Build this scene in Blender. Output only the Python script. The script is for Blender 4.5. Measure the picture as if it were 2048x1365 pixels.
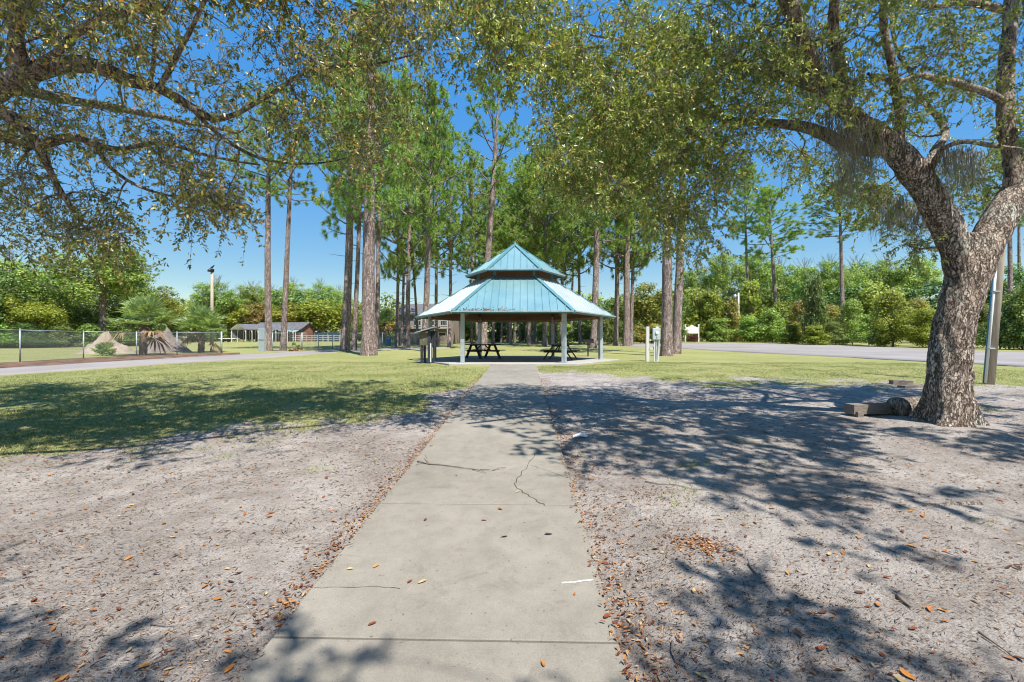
import bpy, math, random
import numpy as np
from mathutils import Vector, Matrix

R = math.radians
sc = bpy.context.scene
COL = sc.collection
for _o in list(bpy.data.objects):
    bpy.data.objects.remove(_o)
random.seed(7)
RNG = np.random.default_rng(7)

# ------------------------------------------------------------------ camera
CAM_H = 1.70
YAW = R(1.5)
FPX = 915.0                       # focal length in pixels of the 2048 px wide photograph
cam_d = bpy.data.cameras.new('camera')
cam_d.sensor_width = 36.0
cam_d.lens = FPX / 2048.0 * 36.0
cam_d.clip_start = 0.05
cam_d.clip_end = 3000
cam = bpy.data.objects.new('camera', cam_d)
COL.objects.link(cam)
cam.location = (0, 0, CAM_H)
cam.rotation_euler = (R(90), 0, YAW)
sc.camera = cam

# ------------------------------------------------------------------ sky, sun, exposure
SUN_EL, SUN_AZ = R(57), R(32)      # azimuth: to the right of straight behind the camera
sun_vec = Vector((math.sin(SUN_AZ) * math.cos(SUN_EL), -math.cos(SUN_AZ) * math.cos(SUN_EL), math.sin(SUN_EL)))
world = bpy.data.worlds.new('World')
sc.world = world
world.use_nodes = True
wn, wl = world.node_tree.nodes, world.node_tree.links
wn.clear()
sky = wn.new('ShaderNodeTexSky')
sky.sky_type = 'NISHITA'
sky.sun_disc = False
sky.sun_elevation = SUN_EL
sky.sun_rotation = math.atan2(sun_vec.x, sun_vec.y)
sky.altitude = 0
sky.air_density = 1.1
sky.dust_density = 0.15
sky.ozone_density = 1.2
bg = wn.new('ShaderNodeBackground')
bg.inputs['Strength'].default_value = 0.08
wo = wn.new('ShaderNodeOutputWorld')
hsv = wn.new('ShaderNodeHueSaturation')
hsv.inputs['Saturation'].default_value = 1.4
wl.new(sky.outputs[0], hsv.inputs['Color'])
# clear spring sky: even out its brightness a little, as the photograph's tone does
sepc_ = wn.new('ShaderNodeSeparateColor'); sepc_.mode = 'HSV'
comb_ = wn.new('ShaderNodeCombineColor'); comb_.mode = 'HSV'
pw_ = wn.new('ShaderNodeMath'); pw_.operation = 'POWER'; pw_.inputs[1].default_value = .08
ml_ = wn.new('ShaderNodeMath'); ml_.operation = 'MULTIPLY'; ml_.inputs[1].default_value = 5.6
wl.new(hsv.outputs[0], sepc_.inputs[0])
wl.new(sepc_.outputs[0], comb_.inputs[0]); wl.new(sepc_.outputs[1], comb_.inputs[1])
wl.new(sepc_.outputs[2], pw_.inputs[0]); wl.new(pw_.outputs[0], ml_.inputs[0]); wl.new(ml_.outputs[0], comb_.inputs[2])
wl.new(comb_.outputs[0], bg.inputs['Color'])
wl.new(bg.outputs[0], wo.inputs['Surface'])
sun_d = bpy.data.lights.new('sun', 'SUN')
sun_d.energy = 5.0
sun_d.angle = R(0.5)
sun_d.color = (1.0, 0.955, 0.89)
sun = bpy.data.objects.new('sun', sun_d)
COL.objects.link(sun)
sun.rotation_euler = (-sun_vec).to_track_quat('-Z', 'Y').to_euler()
sc.view_settings.view_transform = 'Standard'
sc.view_settings.look = 'None'
sc.view_settings.gamma = 1.0
sc.view_settings.exposure = 0.72
sc.view_settings.use_curve_mapping = False
sc.render.engine = 'CYCLES'
sc.cycles.use_denoising = True
sc.cycles.pixel_filter_type = 'BLACKMAN_HARRIS'
sc.cycles.filter_width = 1.1
sc.cycles.max_bounces = 8
sc.cycles.diffuse_bounces = 4
sc.cycles.transparent_max_bounces = 8
sc.cycles.sample_clamp_indirect = 8.0

# ------------------------------------------------------------------ terrain height and pixel helpers
_ty = np.array([-40, -10, 17.5, 20, 24, 28, 80, 92, 3000.0])
_ts = np.array([0, .0372, .0372, 0, 0, .016, .016, 0, 0.0])
_fy = np.linspace(-40, 120, 3201)
_fs = np.interp(_fy, _ty, _ts)
_fz = np.concatenate([[0], np.cumsum((_fs[1:] + _fs[:-1]) * .5 * (_fy[1] - _fy[0]))])
_fz -= np.interp(0, _fy, _fz)

def hz(Y):
    return np.interp(Y, _fy, _fz)

CY, SY = math.cos(YAW), math.sin(YAW)

def P(px, py, d):
    """world point seen at photograph pixel (px, py) at camera depth d"""
    x = (px - 1024.0) / FPX * d
    z = -(py - 682.5) / FPX * d
    return Vector((x * CY - d * SY, x * SY + d * CY, CAM_H + z))

def G(px, py):
    """ground point under photograph pixel"""
    lo, hi = .5, 400.0
    f = lambda d: P(px, py, d).z - float(hz(P(px, py, d).y))
    for _ in range(60):
        m = (lo + hi) / 2
        if f(m) > 0: lo = m
        else: hi = m
    p = P(px, py, lo)
    p.z = float(hz(p.y))
    return p

def GD(px, d):
    """ground point at pixel column px, depth d"""
    p = P(px, 700, d)
    p.z = float(hz(p.y))
    return p

# ------------------------------------------------------------------ numpy noise
def vnoise(p, seed=0):
    p = np.asarray(p, float)
    i = np.floor(p).astype(np.int64)
    f = p - i
    f = f * f * (3 - 2 * f)
    def h(a, b, c):
        n = (a * 374761393 + b * 668265263 + c * 2147483647 + seed * 974711) & 0xffffffff
        n = ((n ^ (n >> 13)) * 1274126177) & 0xffffffff
        n = ((n ^ (n >> 16)) * 2246822519) & 0xffffffff
        return ((n ^ (n >> 15)) & 0xffffff) / float(0xffffff)
    out = 0
    for dx in (0, 1):
        wx = f[:, 0] if dx else 1 - f[:, 0]
        for dy in (0, 1):
            wy = f[:, 1] if dy else 1 - f[:, 1]
            for dz in (0, 1):
                wz = f[:, 2] if dz else 1 - f[:, 2]
                out = out + wx * wy * wz * h(i[:, 0] + dx, i[:, 1] + dy, i[:, 2] + dz)
    return out * 2 - 1

def fbm(p, oct=4, seed=0):
    p = np.asarray(p, float)
    a, s = 1.0, 0
    for k in range(oct):
        s = s + a * vnoise(p * 2 ** k + 17.3 * k, seed + k)
        a *= .5
    return s

def sstep(a, b, x):
    t = np.clip((x - a) / (b - a), 0, 1)
    return t * t * (3 - 2 * t)

def unit(a):
    return a / np.maximum(np.linalg.norm(a, axis=-1, keepdims=True), 1e-9)

# ------------------------------------------------------------------ object helpers
def link(o, parent=None):
    COL.objects.link(o)
    if parent is not None:
        o.parent = parent
    return o

def tag(o, label=None, cat=None, group=None, kind=None):
    if label: o['label'] = label
    if cat: o['category'] = cat
    if group: o['group'] = group
    if kind: o['kind'] = kind
    return o

def empty(name, loc=(0, 0, 0), rz=0, label=None, cat=None, group=None):
    o = bpy.data.objects.new(name, None)
    o.empty_display_size = .2
    o.location = loc
    o.rotation_euler = (0, 0, rz)
    link(o)
    return tag(o, label, cat, group)

def np_mesh(name, V, F, mats, smooth=False):
    """V (n,3); F list of arrays each (m,k) of faces, all k-gons"""
    me = bpy.data.meshes.new(name)
    V = np.asarray(V, np.float32)
    if not isinstance(F, (list, tuple)): F = [F]
    F = [np.asarray(f, np.int32) for f in F if len(f)]
    me.vertices.add(len(V))
    me.vertices.foreach_set('co', V.ravel())
    tot = np.concatenate([np.full(len(f), f.shape[1], np.int32) for f in F])
    idx = np.concatenate([f.ravel() for f in F])
    st = np.concatenate([[0], np.cumsum(tot)[:-1]]).astype(np.int32)
    me.loops.add(len(idx))
    me.loops.foreach_set('vertex_index', idx)
    me.polygons.add(len(tot))
    me.polygons.foreach_set('loop_start', st)
    if smooth:
        me.polygons.foreach_set('use_smooth', np.ones(len(tot), bool))
    for m in (mats if isinstance(mats, (list, tuple)) else [mats]):
        me.materials.append(m)
    me.update(calc_edges=True)
    me.validate()
    return me

def np_obj(name, V, F, mats, parent=None, smooth=False):
    return link(bpy.data.objects.new(name, np_mesh(name, V, F, mats, smooth)), parent)

class MB:
    """collects simple solids into ONE mesh"""
    def __init__(s):
        s.v, s.f = [], []
    def add(s, vs, fs):
        n = len(s.v)
        s.v += [tuple(x) for x in vs]
        s.f += [tuple(n + i for i in f) for f in fs]
        return s
    def box(s, c, size, rot=None, ch=0.0):
        hx, hy, hzz = size[0] / 2, size[1] / 2, size[2] / 2
        c = Vector(c)
        if ch <= 0:
            vs = [Vector((x, y, z)) for z in (-hzz, hzz) for x, y in ((-hx, -hy), (hx, -hy), (hx, hy), (-hx, hy))]
            fs = [(3, 2, 1, 0), (4, 5, 6, 7), (0, 1, 5, 4), (1, 2, 6, 5), (2, 3, 7, 6), (3, 0, 4, 7)]
        else:
            vs = []
            for z, i in ((-hzz, 0), (hzz - ch, 0), (hzz, ch)):
                vs += [Vector((x, y, z)) for x, y in ((-hx + i, -hy + i), (hx - i, -hy + i), (hx - i, hy - i), (-hx + i, hy - i))]
            fs = [(3, 2, 1, 0), (8, 9, 10, 11)]
            for b in (0, 4):
                for k in range(4):
                    fs.append((b + k, b + (k + 1) % 4, b + 4 + (k + 1) % 4, b + 4 + k))
        if rot is not None:
            m = rot if isinstance(rot, Matrix) else Matrix.Rotation(rot, 3, 'Z')
            vs = [m @ v for v in vs]
        return s.add([v + c for v in vs], fs)
    def bar(s, p0, p1, w, h, up=(0, 0, 1)):
        p0, p1 = Vector(p0), Vector(p1)
        d = (p1 - p0)
        L = d.length
        y = d.normalized()
        u = Vector(up)
        x = y.cross(u)
        if x.length < 1e-4:
            x = y.cross(Vector((1, 0, 0)))
        x.normalize()
        z = x.cross(y).normalized()
        m = Matrix((x, y, z)).transposed()
        return s.box((p0 + p1) / 2, (w, L, h), m)
    def tube(s, pts, rad, n=8, cap=True):
        V, F = tube_np(pts, rad, n)
        s.add(V.tolist(), F.tolist())
        if cap:
            k = len(s.v) - len(V)
            s.f.append(tuple(k + i for i in range(n))[::-1])
            s.f.append(tuple(k + len(V) - n + i for i in range(n)))
        return s
    def build(s, name, mat, parent=None, smooth=False, loc=None):
        me = bpy.data.meshes.new(name)
        me.from_pydata([tuple(v) for v in s.v], [], s.f)
        me.materials.append(mat)
        if smooth:
            for p in me.polygons: p.use_smooth = True
        me.update()
        o = bpy.data.objects.new(name, me)
        if loc is not None: o.location = loc
        return link(o, parent)

def tube_np(pts, rad, n=8):
    pts = np.asarray([tuple(p) for p in pts], float)
    rad = np.broadcast_to(np.asarray(rad, float), (len(pts),))
    t = np.gradient(pts, axis=0)
    t = unit(t)
    ref = np.array([0, 0, 1.0]) if abs(t[0, 2]) < .9 else np.array([1.0, 0, 0])
    x = np.cross(t[0], ref); x /= np.linalg.norm(x)
    fr = []
    for k in range(len(pts)):
        x = x - t[k] * np.dot(x, t[k])
        x /= max(np.linalg.norm(x), 1e-9)
        fr.append((x, np.cross(t[k], x)))
    a = np.arange(n) / n * 2 * math.pi
    V = np.concatenate([pts[k] + rad[k] * (np.cos(a)[:, None] * fr[k][0] + np.sin(a)[:, None] * fr[k][1]) for k in range(len(pts))])
    F = []
    for k in range(len(pts) - 1):
        i = np.arange(n)
        F.append(np.stack([k * n + i, k * n + (i + 1) % n, (k + 1) * n + (i + 1) % n, (k + 1) * n + i], 1))
    return V, np.concatenate(F)

def resample(pts, rad, n):
    pts = np.asarray([tuple(p) for p in pts], float)
    rad = np.asarray(rad, float)
    # Catmull-Rom
    t = np.linspace(0, len(pts) - 1 - 1e-6, n)
    i = np.floor(t).astype(int); f = (t - i)[:, None]
    g = lambda k: pts[np.clip(k, 0, len(pts) - 1)]
    p0, p1, p2, p3 = g(i - 1), g(i), g(i + 1), g(i + 2)
    q = .5 * (2 * p1 + (p2 - p0) * f + (2 * p0 - 5 * p1 + 4 * p2 - p3) * f ** 2 + (3 * p1 - p0 - 3 * p2 + p3) * f ** 3)
    r = rad[i] * (1 - f[:, 0]) + rad[np.clip(i + 1, 0, len(pts) - 1)] * f[:, 0]
    return q, r

# ------------------------------------------------------------------ materials
def new_mat(name):
    m = bpy.data.materials.new(name)
    m.use_nodes = True
    nt = m.node_tree
    nt.nodes.clear()
    out = nt.nodes.new('ShaderNodeOutputMaterial')
    return m, nt, out

def nd(nt, t, **kw):
    n = nt.nodes.new(t)
    for k, v in kw.items():
        if k in n.inputs: n.inputs[k].default_value = v
        else: setattr(n, k, v)
    return n

def ramp(nt, fac, stops, interp='LINEAR'):
    r = nt.nodes.new('ShaderNodeValToRGB')
    r.color_ramp.interpolation = interp
    el = r.color_ramp.elements
    while len(el) < len(stops): el.new(.5)
    for e, (p, c) in zip(el, stops):
        e.position = p
        e.color = (c[0], c[1], c[2], 1) if hasattr(c, '__len__') else (c, c, c, 1)
    nt.links.new(fac, r.inputs['Fac'])
    return r.outputs['Color']

def mixc(nt, fac, a, b, mode='MIX'):
    m = nt.nodes.new('ShaderNodeMix')
    m.data_type = 'RGBA'
    m.blend_type = mode
    for sock, v in ((m.inputs[0], fac), (m.inputs[6], a), (m.inputs[7], b)):
        if hasattr(v, 'is_output'): nt.links.new(v, sock)
        elif hasattr(v, '__len__'): sock.default_value = (v[0], v[1], v[2], 1)
        else: sock.default_value = v
    return m.outputs[2]

def coords(nt, kind='Object', scale=(1, 1, 1)):
    tc = nt.nodes.new('ShaderNodeTexCoord')
    mp = nt.nodes.new('ShaderNodeMapping')
    mp.inputs['Scale'].default_value = scale
    nt.links.new(tc.outputs[kind], mp.inputs['Vector'])
    return mp.outputs['Vector']

def noise(nt, vec, scale, detail=4, rough=.55, dist=0):
    n = nd(nt, 'ShaderNodeTexNoise', Scale=scale, Detail=detail, Roughness=rough, Distortion=dist)
    nt.links.new(vec, n.inputs['Vector'])
    return n.outputs['Fac']

def principled(nt, out, col, rough=.8, spec=.3, metal=0, bump=None, bstr=.5, bdist=.01, coat=0):
    b = nt.nodes.new('ShaderNodeBsdfPrincipled')
    for key, v in (('Base Color', col), ('Roughness', rough)):
        if hasattr(v, 'is_output'): nt.links.new(v, b.inputs[key])
        elif hasattr(v, '__len__'): b.inputs[key].default_value = (v[0], v[1], v[2], 1)
        else: b.inputs[key].default_value = v
    b.inputs['Specular IOR Level'].default_value = spec
    b.inputs['Metallic'].default_value = metal
    b.inputs['Coat Weight'].default_value = coat
    if bump is not None:
        bp = nd(nt, 'ShaderNodeBump', Strength=bstr, Distance=bdist)
        nt.links.new(bump, bp.inputs['Height'])
        nt.links.new(bp.outputs['Normal'], b.inputs['Normal'])
    nt.links.new(b.outputs[0], out.inputs['Surface'])
    return b

def worn(name, c1, c2, scale=3, rough=.8, spec=.3, metal=0, bstr=.3, bdist=.01, stretch=(1, 1, 1), fine=60, kind='Object', coat=0):
    """two-tone noisy surface with a fine bump"""
    m, nt, out = new_mat(name)
    v = coords(nt, kind, stretch)
    n1 = noise(nt, v, scale, 6, .6)
    n2 = noise(nt, v, fine, 3, .6)
    c = ramp(nt, n1, [(.32, c1), (.68, c2)])
    c = mixc(nt, .35, c, ramp(nt, n2, [(.3, (.55, .55, .55)), (.7, (1, 1, 1))]), 'MULTIPLY')
    principled(nt, out, c, rough, spec, metal, n2, bstr, bdist, coat)
    return m

def leaf_mat(name, stops, trans=.35, rough=.5, spec=.4, objvar=0.0, tcol=None):
    """leaf colours vary leaf by leaf (random per island)"""
    m, nt, out = new_mat(name)
    g = nt.nodes.new('ShaderNodeNewGeometry')
    c = ramp(nt, g.outputs['Random Per Island'], stops)
    if objvar:
        oi = nt.nodes.new('ShaderNodeObjectInfo')
        hs = nt.nodes.new('ShaderNodeHueSaturation')
        mr = nd(nt, 'ShaderNodeMapRange')
        mr.inputs['To Min'].default_value = .5 - objvar * .06
        mr.inputs['To Max'].default_value = .5 + objvar * .02
        nt.links.new(oi.outputs['Random'], mr.inputs['Value'])
        nt.links.new(mr.outputs[0], hs.inputs['Hue'])
        mr2 = nd(nt, 'ShaderNodeMapRange')
        mr2.inputs['To Min'].default_value = 1 - objvar * .25
        mr2.inputs['To Max'].default_value = 1 + objvar * .25
        mu = nd(nt, 'ShaderNodeMath', operation='MULTIPLY'); mu.inputs[1].default_value = 7.31
        fr = nd(nt, 'ShaderNodeMath', operation='FRACT')
        nt.links.new(oi.outputs['Random'], mu.inputs[0]); nt.links.new(mu.outputs[0], fr.inputs[0])
        nt.links.new(fr.outputs[0], mr2.inputs['Value'])
        nt.links.new(mr2.outputs[0], hs.inputs['Value'])
        nt.links.new(c, hs.inputs['Color'])
        c = hs.outputs['Color']
    b = nt.nodes.new('ShaderNodeBsdfPrincipled')
    nt.links.new(c, b.inputs['Base Color'])
    b.inputs['Roughness'].default_value = rough
    b.inputs['Specular IOR Level'].default_value = spec
    t = nt.nodes.new('ShaderNodeBsdfTranslucent')
    nt.links.new(mixc(nt, 1.0, c, (1.35, 1.45, .7) if tcol is None else tcol, 'MULTIPLY'), t.inputs['Color'])
    mx = nt.nodes.new('ShaderNodeMixShader')
    mx.inputs[0].default_value = trans
    nt.links.new(b.outputs[0], mx.inputs[1])
    nt.links.new(t.outputs[0], mx.inputs[2])
    nt.links.new(mx.outputs[0], out.inputs['Surface'])
    return m

def bark_mat(name, plate, plate2, crack, sc_=(9, 9, 2.2), bstr=1.0, bdist=.04, lichen=None, vmix=.45):
    m, nt, out = new_mat(name)
    v0 = coords(nt, 'Object', (1, 1, 1))
    nz = nd(nt, 'ShaderNodeTexNoise', Scale=5.0, Detail=3.0)
    nt.links.new(v0, nz.inputs['Vector'])
    add = nd(nt, 'ShaderNodeVectorMath', operation='SCALE'); add.inputs['Scale'].default_value = .12
    nt.links.new(nz.outputs['Color'], add.inputs[0])
    ad2 = nd(nt, 'ShaderNodeVectorMath', operation='ADD')
    nt.links.new(v0, ad2.inputs[0]); nt.links.new(add.outputs[0], ad2.inputs[1])
    mp = nt.nodes.new('ShaderNodeMapping'); mp.inputs['Scale'].default_value = sc_
    nt.links.new(ad2.outputs[0], mp.inputs['Vector'])
    vo = nd(nt, 'ShaderNodeTexVoronoi', feature='DISTANCE_TO_EDGE', Scale=1.0)
    nt.links.new(mp.outputs[0], vo.inputs['Vector'])
    vc = nd(nt, 'ShaderNodeTexVoronoi', feature='F1', Scale=1.0)
    nt.links.new(mp.outputs[0], vc.inputs['Vector'])
    fine = noise(nt, v0, 40, 5, .65)
    big = noise(nt, v0, 1.6, 4, .6)
    sepc = nd(nt, 'ShaderNodeSeparateColor')
    nt.links.new(vc.outputs['Color'], sepc.inputs[0])
    pc = ramp(nt, sepc.outputs[0], [(.1, plate), (.9, plate2)])
    pc = mixc(nt, .5, pc, ramp(nt, fine, [(.3, (.5, .5, .5)), (.7, (1.15, 1.15, 1.15))]), 'MULTIPLY')
    if lichen is not None:
        pc = mixc(nt, ramp(nt, big, [(.52, 0.0), (.66, .75)]), pc, lichen)
    cr = ramp(nt, vo.outputs['Distance'], [(.01, 0.0), (.10, 1.0)])
    # long furrows: ridged noise stretched along the stem
    mp3 = nt.nodes.new('ShaderNodeMapping'); mp3.inputs['Scale'].default_value = (sc_[0] * .55, sc_[1] * .55, sc_[2] * .28)
    nt.links.new(ad2.outputs[0], mp3.inputs['Vector'])
    fn = noise(nt, mp3.outputs[0], 1.0, 4, .6, .9)
    sb = nd(nt, 'ShaderNodeMath', operation='SUBTRACT'); sb.inputs[1].default_value = .5
    nt.links.new(fn, sb.inputs[0])
    ab = nd(nt, 'ShaderNodeMath', operation='ABSOLUTE'); nt.links.new(sb.outputs[0], ab.inputs[0])
    fur = ramp(nt, ab.outputs[0], [(.004, 0.0), (.05, 1.0)])
    part = mixc(nt, 1 - vmix, cr, (1, 1, 1))
    cr = mixc(nt, 1.0, part, fur, 'MULTIPLY')
    c = mixc(nt, cr, crack, pc)
    mth = nd(nt, 'ShaderNodeMath', operation='MULTIPLY_ADD'); mth.inputs[1].default_value = .08
    nt.links.new(fine, mth.inputs[0]); nt.links.new(cr, mth.inputs[2])
    principled(nt, out, c, .92, .15, 0, mth.outputs[0], bstr, bdist)
    return m

M = {}
def concrete_mat(name, c1, c2, stain):
    m, nt, out = new_mat(name)
    v = coords(nt, 'Object')
    big, med, fine, spk = noise(nt, v, .9, 6, .65), noise(nt, v, 5, 6, .7), noise(nt, v, 120, 4, .7), noise(nt, v, 38, 2, .5)
    c = ramp(nt, big, [(.3, c1), (.7, c2)])
    c = mixc(nt, .6, c, ramp(nt, med, [(.3, (.72, .71, .69)), (.62, (1.05, 1.05, 1.04))]), 'MULTIPLY')
    c = mixc(nt, .55, c, ramp(nt, fine, [(.3, (.62, .61, .6)), (.65, (1.08, 1.08, 1.08))]), 'MULTIPLY')
    c = mixc(nt, ramp(nt, spk, [(.68, 0.0), (.74, .7)]), c, stain)
    c = mixc(nt, ramp(nt, noise(nt, v, 2.2, 5, .75, 1.0), [(.58, 0.0), (.72, .38)]), c, stain)
    principled(nt, out, c, .92, .2, 0, fine, .5, .004)
    return m
M['concrete'] = concrete_mat('concrete', (.24, .216, .178), (.317, .288, .242), (.105, .088, .07))
M['slab'] = worn('slab_concrete', (.36, .345, .31), (.46, .44, .40), 1.0, .9, .2, 0, .3, .004, fine=70)
M['joint'] = worn('joint_dirt', (.03, .028, .024), (.07, .06, .05), 5)
M['asphalt'] = worn('grey_asphalt', (.25, .228, .212), (.34, .312, .292), .25, .92, .15, 0, .5, .01, fine=45)
M['path'] = worn('pale_asphalt', (.27, .243, .225), (.35, .318, .295), .3, .92, .15, 0, .4, .01, fine=45)
M['mulch'] = worn('brown_leaf_mulch', (.07, .042, .03), (.30, .19, .13), 2.2, .95, .1, 0, 1, .05, fine=18)
M['tan_sand'] = worn('tan_sand_heap', (.30, .24, .18), (.42, .345, .27), 1.5, .95, .1, 0, 1, .05, fine=9)
M['grey_soil'] = worn('grey_soil_heap', (.15, .12, .105), (.28, .235, .21), 2.2, .95, .1, 0, 1, .08, fine=8)
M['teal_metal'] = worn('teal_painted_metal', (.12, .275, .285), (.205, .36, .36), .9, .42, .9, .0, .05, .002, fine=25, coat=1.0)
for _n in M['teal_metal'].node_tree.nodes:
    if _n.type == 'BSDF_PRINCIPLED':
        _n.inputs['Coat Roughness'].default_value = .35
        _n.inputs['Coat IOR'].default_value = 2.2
M['whitish_teal'] = worn('whitish_teal_metal', (.46, .53, .53), (.58, .64, .635), .6, .4, .6, 0, .05, .002, fine=25)  # near-white teal metal for the side slopes of the lower roof
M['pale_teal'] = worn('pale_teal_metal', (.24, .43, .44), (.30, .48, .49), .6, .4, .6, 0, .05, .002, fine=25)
M['teal_trim'] = worn('teal_trim_metal', (.10, .255, .295), (.14, .31, .345), .8, .35, .5, .1, .05, .002, fine=25)
M['galv'] = worn('galvanised_steel', (.33, .38, .40), (.50, .55, .57), 5, .5, .5, .35, .1, .002, fine=40)
M['deck_wood'] = worn('brown_deck_boards', (.16, .085, .045), (.26, .15, .085), 2, .75, .25, 0, .3, .004, (8, 8, 1))
M['dark_wood'] = worn('dark_stained_wood', (.055, .038, .030), (.12, .080, .06), 3, .8, .25, 0, .4, .006, (1, 12, 12))
M['grey_wood'] = worn('grey_timber', (.17, .14, .115), (.32, .27, .22), 3, .9, .15, 0, .6, .01, (1.5, 14, 14))
M['pale_wood'] = worn('pale_post_wood', (.50, .50, .45), (.66, .65, .60), 4, .85, .2, 0, .3, .004, (12, 12, 1))
M['dull_rail'] = worn('weathered_white_rail', (.33, .32, .29), (.46, .45, .41), 3, .8, .2)
M['pole_wood'] = worn('weathered_pole_wood', (.36, .31, .24), (.50, .44, .35), 2, .9, .15, 0, .5, .01, (12, 12, .7))
M['white_paint'] = worn('white_paint', (.74, .73, .66), (.82, .81, .75), 2, .6, .3, 0, .05, .002)
M['cabinet'] = worn('grey_blue_cabinet', (.36, .43, .45), (.47, .54, .55), 4, .5, .4, .1, .05, .002)
M['black_iron'] = worn('black_iron', (.012, .012, .013), (.035, .032, .03), 6, .55, .4, .3, .1, .002)
M['olive_board'] = worn('olive_board', (.10, .095, .06), (.16, .15, .10), 3, .7, .3)
M['dark_board'] = worn('dark_slate_board', (.025, .03, .04), (.05, .055, .065), 3, .6, .3)
M['wire'] = worn('fence_wire', (.20, .22, .22), (.32, .34, .34), 6, .5, .5, .4)
M['steel_white'] = worn('white_steel', (.72, .72, .70), (.80, .80, .78), 1, .45, .4)
M['roof_grey'] = worn('grey_shingle', (.10, .10, .11), (.17, .17, .18), 3, .9, .2, fine=12)
M['brick_red'] = worn('red_brick_far', (.20, .095, .065), (.30, .16, .115), 2, .9, .2, fine=14)
M['tan_wall'] = worn('tan_siding', (.27, .21, .165), (.35, .285, .23), 1, .8, .2)
M['awning'] = worn('teal_awning', (.18, .30, .28), (.25, .38, .35), 2, .7, .3)
M['glass_dark'] = worn('dark_glass', (.02, .025, .03), (.035, .04, .05), 1, .08, .6)
M['blue_plastic'] = worn('blue_plastic', (.02, .16, .28), (.03, .22, .36), 2, .4, .4)
M['navy_tarp'] = worn('navy_tarp', (.03, .055, .08), (.05, .085, .11), 2, .6, .3)
M['rubber'] = worn('rubber', (.015, .015, .015), (.03, .03, .03), 8, .8, .2)
M['pvc'] = worn('white_pvc', (.62, .64, .63), (.72, .74, .72), 3, .5, .4)
M['chalk'] = worn('white_chalk', (.72, .72, .70), (.82, .82, .80), 40, .95, .1)
M['paper'] = worn('white_paper', (.70, .72, .76), (.80, .82, .85), 8, .8, .2)
M['oak_bark'] = bark_mat('oak_bark', (.36, .275, .215), (.58, .485, .40), (.085, .06, .045), (24, 24, 12), 1.0, .05, (.46, .46, .40))
M['oak_branch'] = bark_mat('oak_branch_bark', (.27, .215, .165), (.42, .35, .28), (.05, .035, .03), (26, 26, 10), .7, .02, (.44, .44, .38))
M['pine_bark'] = bark_mat('pine_bark', (.36, .275, .24), (.55, .455, .41), (.15, .10, .082), (13, 13, 6), 1.0, .04, None, .7)
M['pine_twig'] = worn('pine_twig', (.14, .11, .09), (.24, .20, .17), 6, .9, .1)
M['palm_trunk'] = worn('palm_trunk', (.10, .07, .05), (.22, .16, .12), 5, .95, .1, 0, 1, .04, fine=12)
M['oak_leaf_r'] = leaf_mat('oak_leaf_olive', [(0, (0.103, 0.166, 0.034)), (.35, (0.197, 0.266, 0.056)), (.62, (0.288, 0.342, 0.078)), (.80, (0.418, 0.419, 0.102)), (.94, (0.510, 0.442, 0.131)), (.985, (0.578, 0.329, 0.084))], .28, .36, .6)
M['oak_leaf_l'] = leaf_mat('oak_leaf_bronze', [(0, (0.074, 0.113, 0.028)), (.3, (0.150, 0.193, 0.047)), (.52, (0.262, 0.275, 0.071)), (.72, (0.412, 0.346, 0.102)), (.92, (0.525, 0.388, 0.118)), (.98, (0.561, 0.264, 0.063))], .28, .36, .6)
M['needles'] = leaf_mat('pine_needles', [(0, (0.081, 0.158, 0.035)), (.45, (0.225, 0.365, 0.080)), (.8, (0.359, 0.502, 0.125)), (.97, (0.485, 0.473, 0.156))], .35, .5, .35, .4)
M['leaf_bright'] = leaf_mat('leaf_spring_green', [(0, (0.065, 0.100, 0.013)), (.5, (0.236, 0.314, 0.043)), (.9, (0.373, 0.419, 0.077))], .4, .5, .35, 1.0)
M['leaf_mid'] = leaf_mat('leaf_mid_green', [(0, (0.065, 0.115, 0.023)), (.5, (0.213, 0.332, 0.071)), (.9, (0.378, 0.502, 0.122))], .35, .5, .35, 1.0)
M['leaf_dark'] = leaf_mat('leaf_dark_green', [(0, (0.043, 0.080, 0.019)), (.5, (0.147, 0.240, 0.061)), (.9, (0.262, 0.356, 0.102))], .3, .5, .35, .8)
M['leaf_olive'] = leaf_mat('leaf_yellow_olive', [(0, (0.116, 0.125, 0.032)), (.5, (0.352, 0.358, 0.092)), (.85, (0.513, 0.451, 0.131)), (.97, (0.481, 0.248, 0.092))], .4, .5, .3, .8)
M['leaf_red'] = leaf_mat('leaf_dark_red', [(0, (.06, .02, .015)), (.5, (.12, .04, .025)), (.9, (.18, .07, .04))], .3, .5, .3)
M['palm_leaf'] = leaf_mat('palm_leaf', [(0, (0.154, 0.226, 0.082)), (.5, (0.260, 0.350, 0.134)), (.88, (0.432, 0.504, 0.216)), (.97, (0.648, 0.468, 0.216))], .3, .4, .5)
M['palm_dead'] = leaf_mat('dead_palm_leaf', [(0, (.18, .10, .05)), (.6, (.33, .21, .11)), (.95, (.42, .31, .19))], .25, .8, .1, tcol=(1, .9, .7))
M['moss'] = leaf_mat('spanish_moss', [(0, (0.276, 0.269, 0.196)), (.6, (0.471, 0.455, 0.353)), (1, (0.601, 0.585, 0.466))], .3, .9, .1, tcol=(1, 1, .9))
M['grass'] = leaf_mat('grass_blade', [(0, (0.112, 0.166, 0.037)), (.4, (0.219, 0.261, 0.077)), (.7, (0.344, 0.351, 0.145)), (.95, (0.447, 0.427, 0.238))], .3, .6, .2, tcol=(1.1, 1.1, .7))
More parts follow.
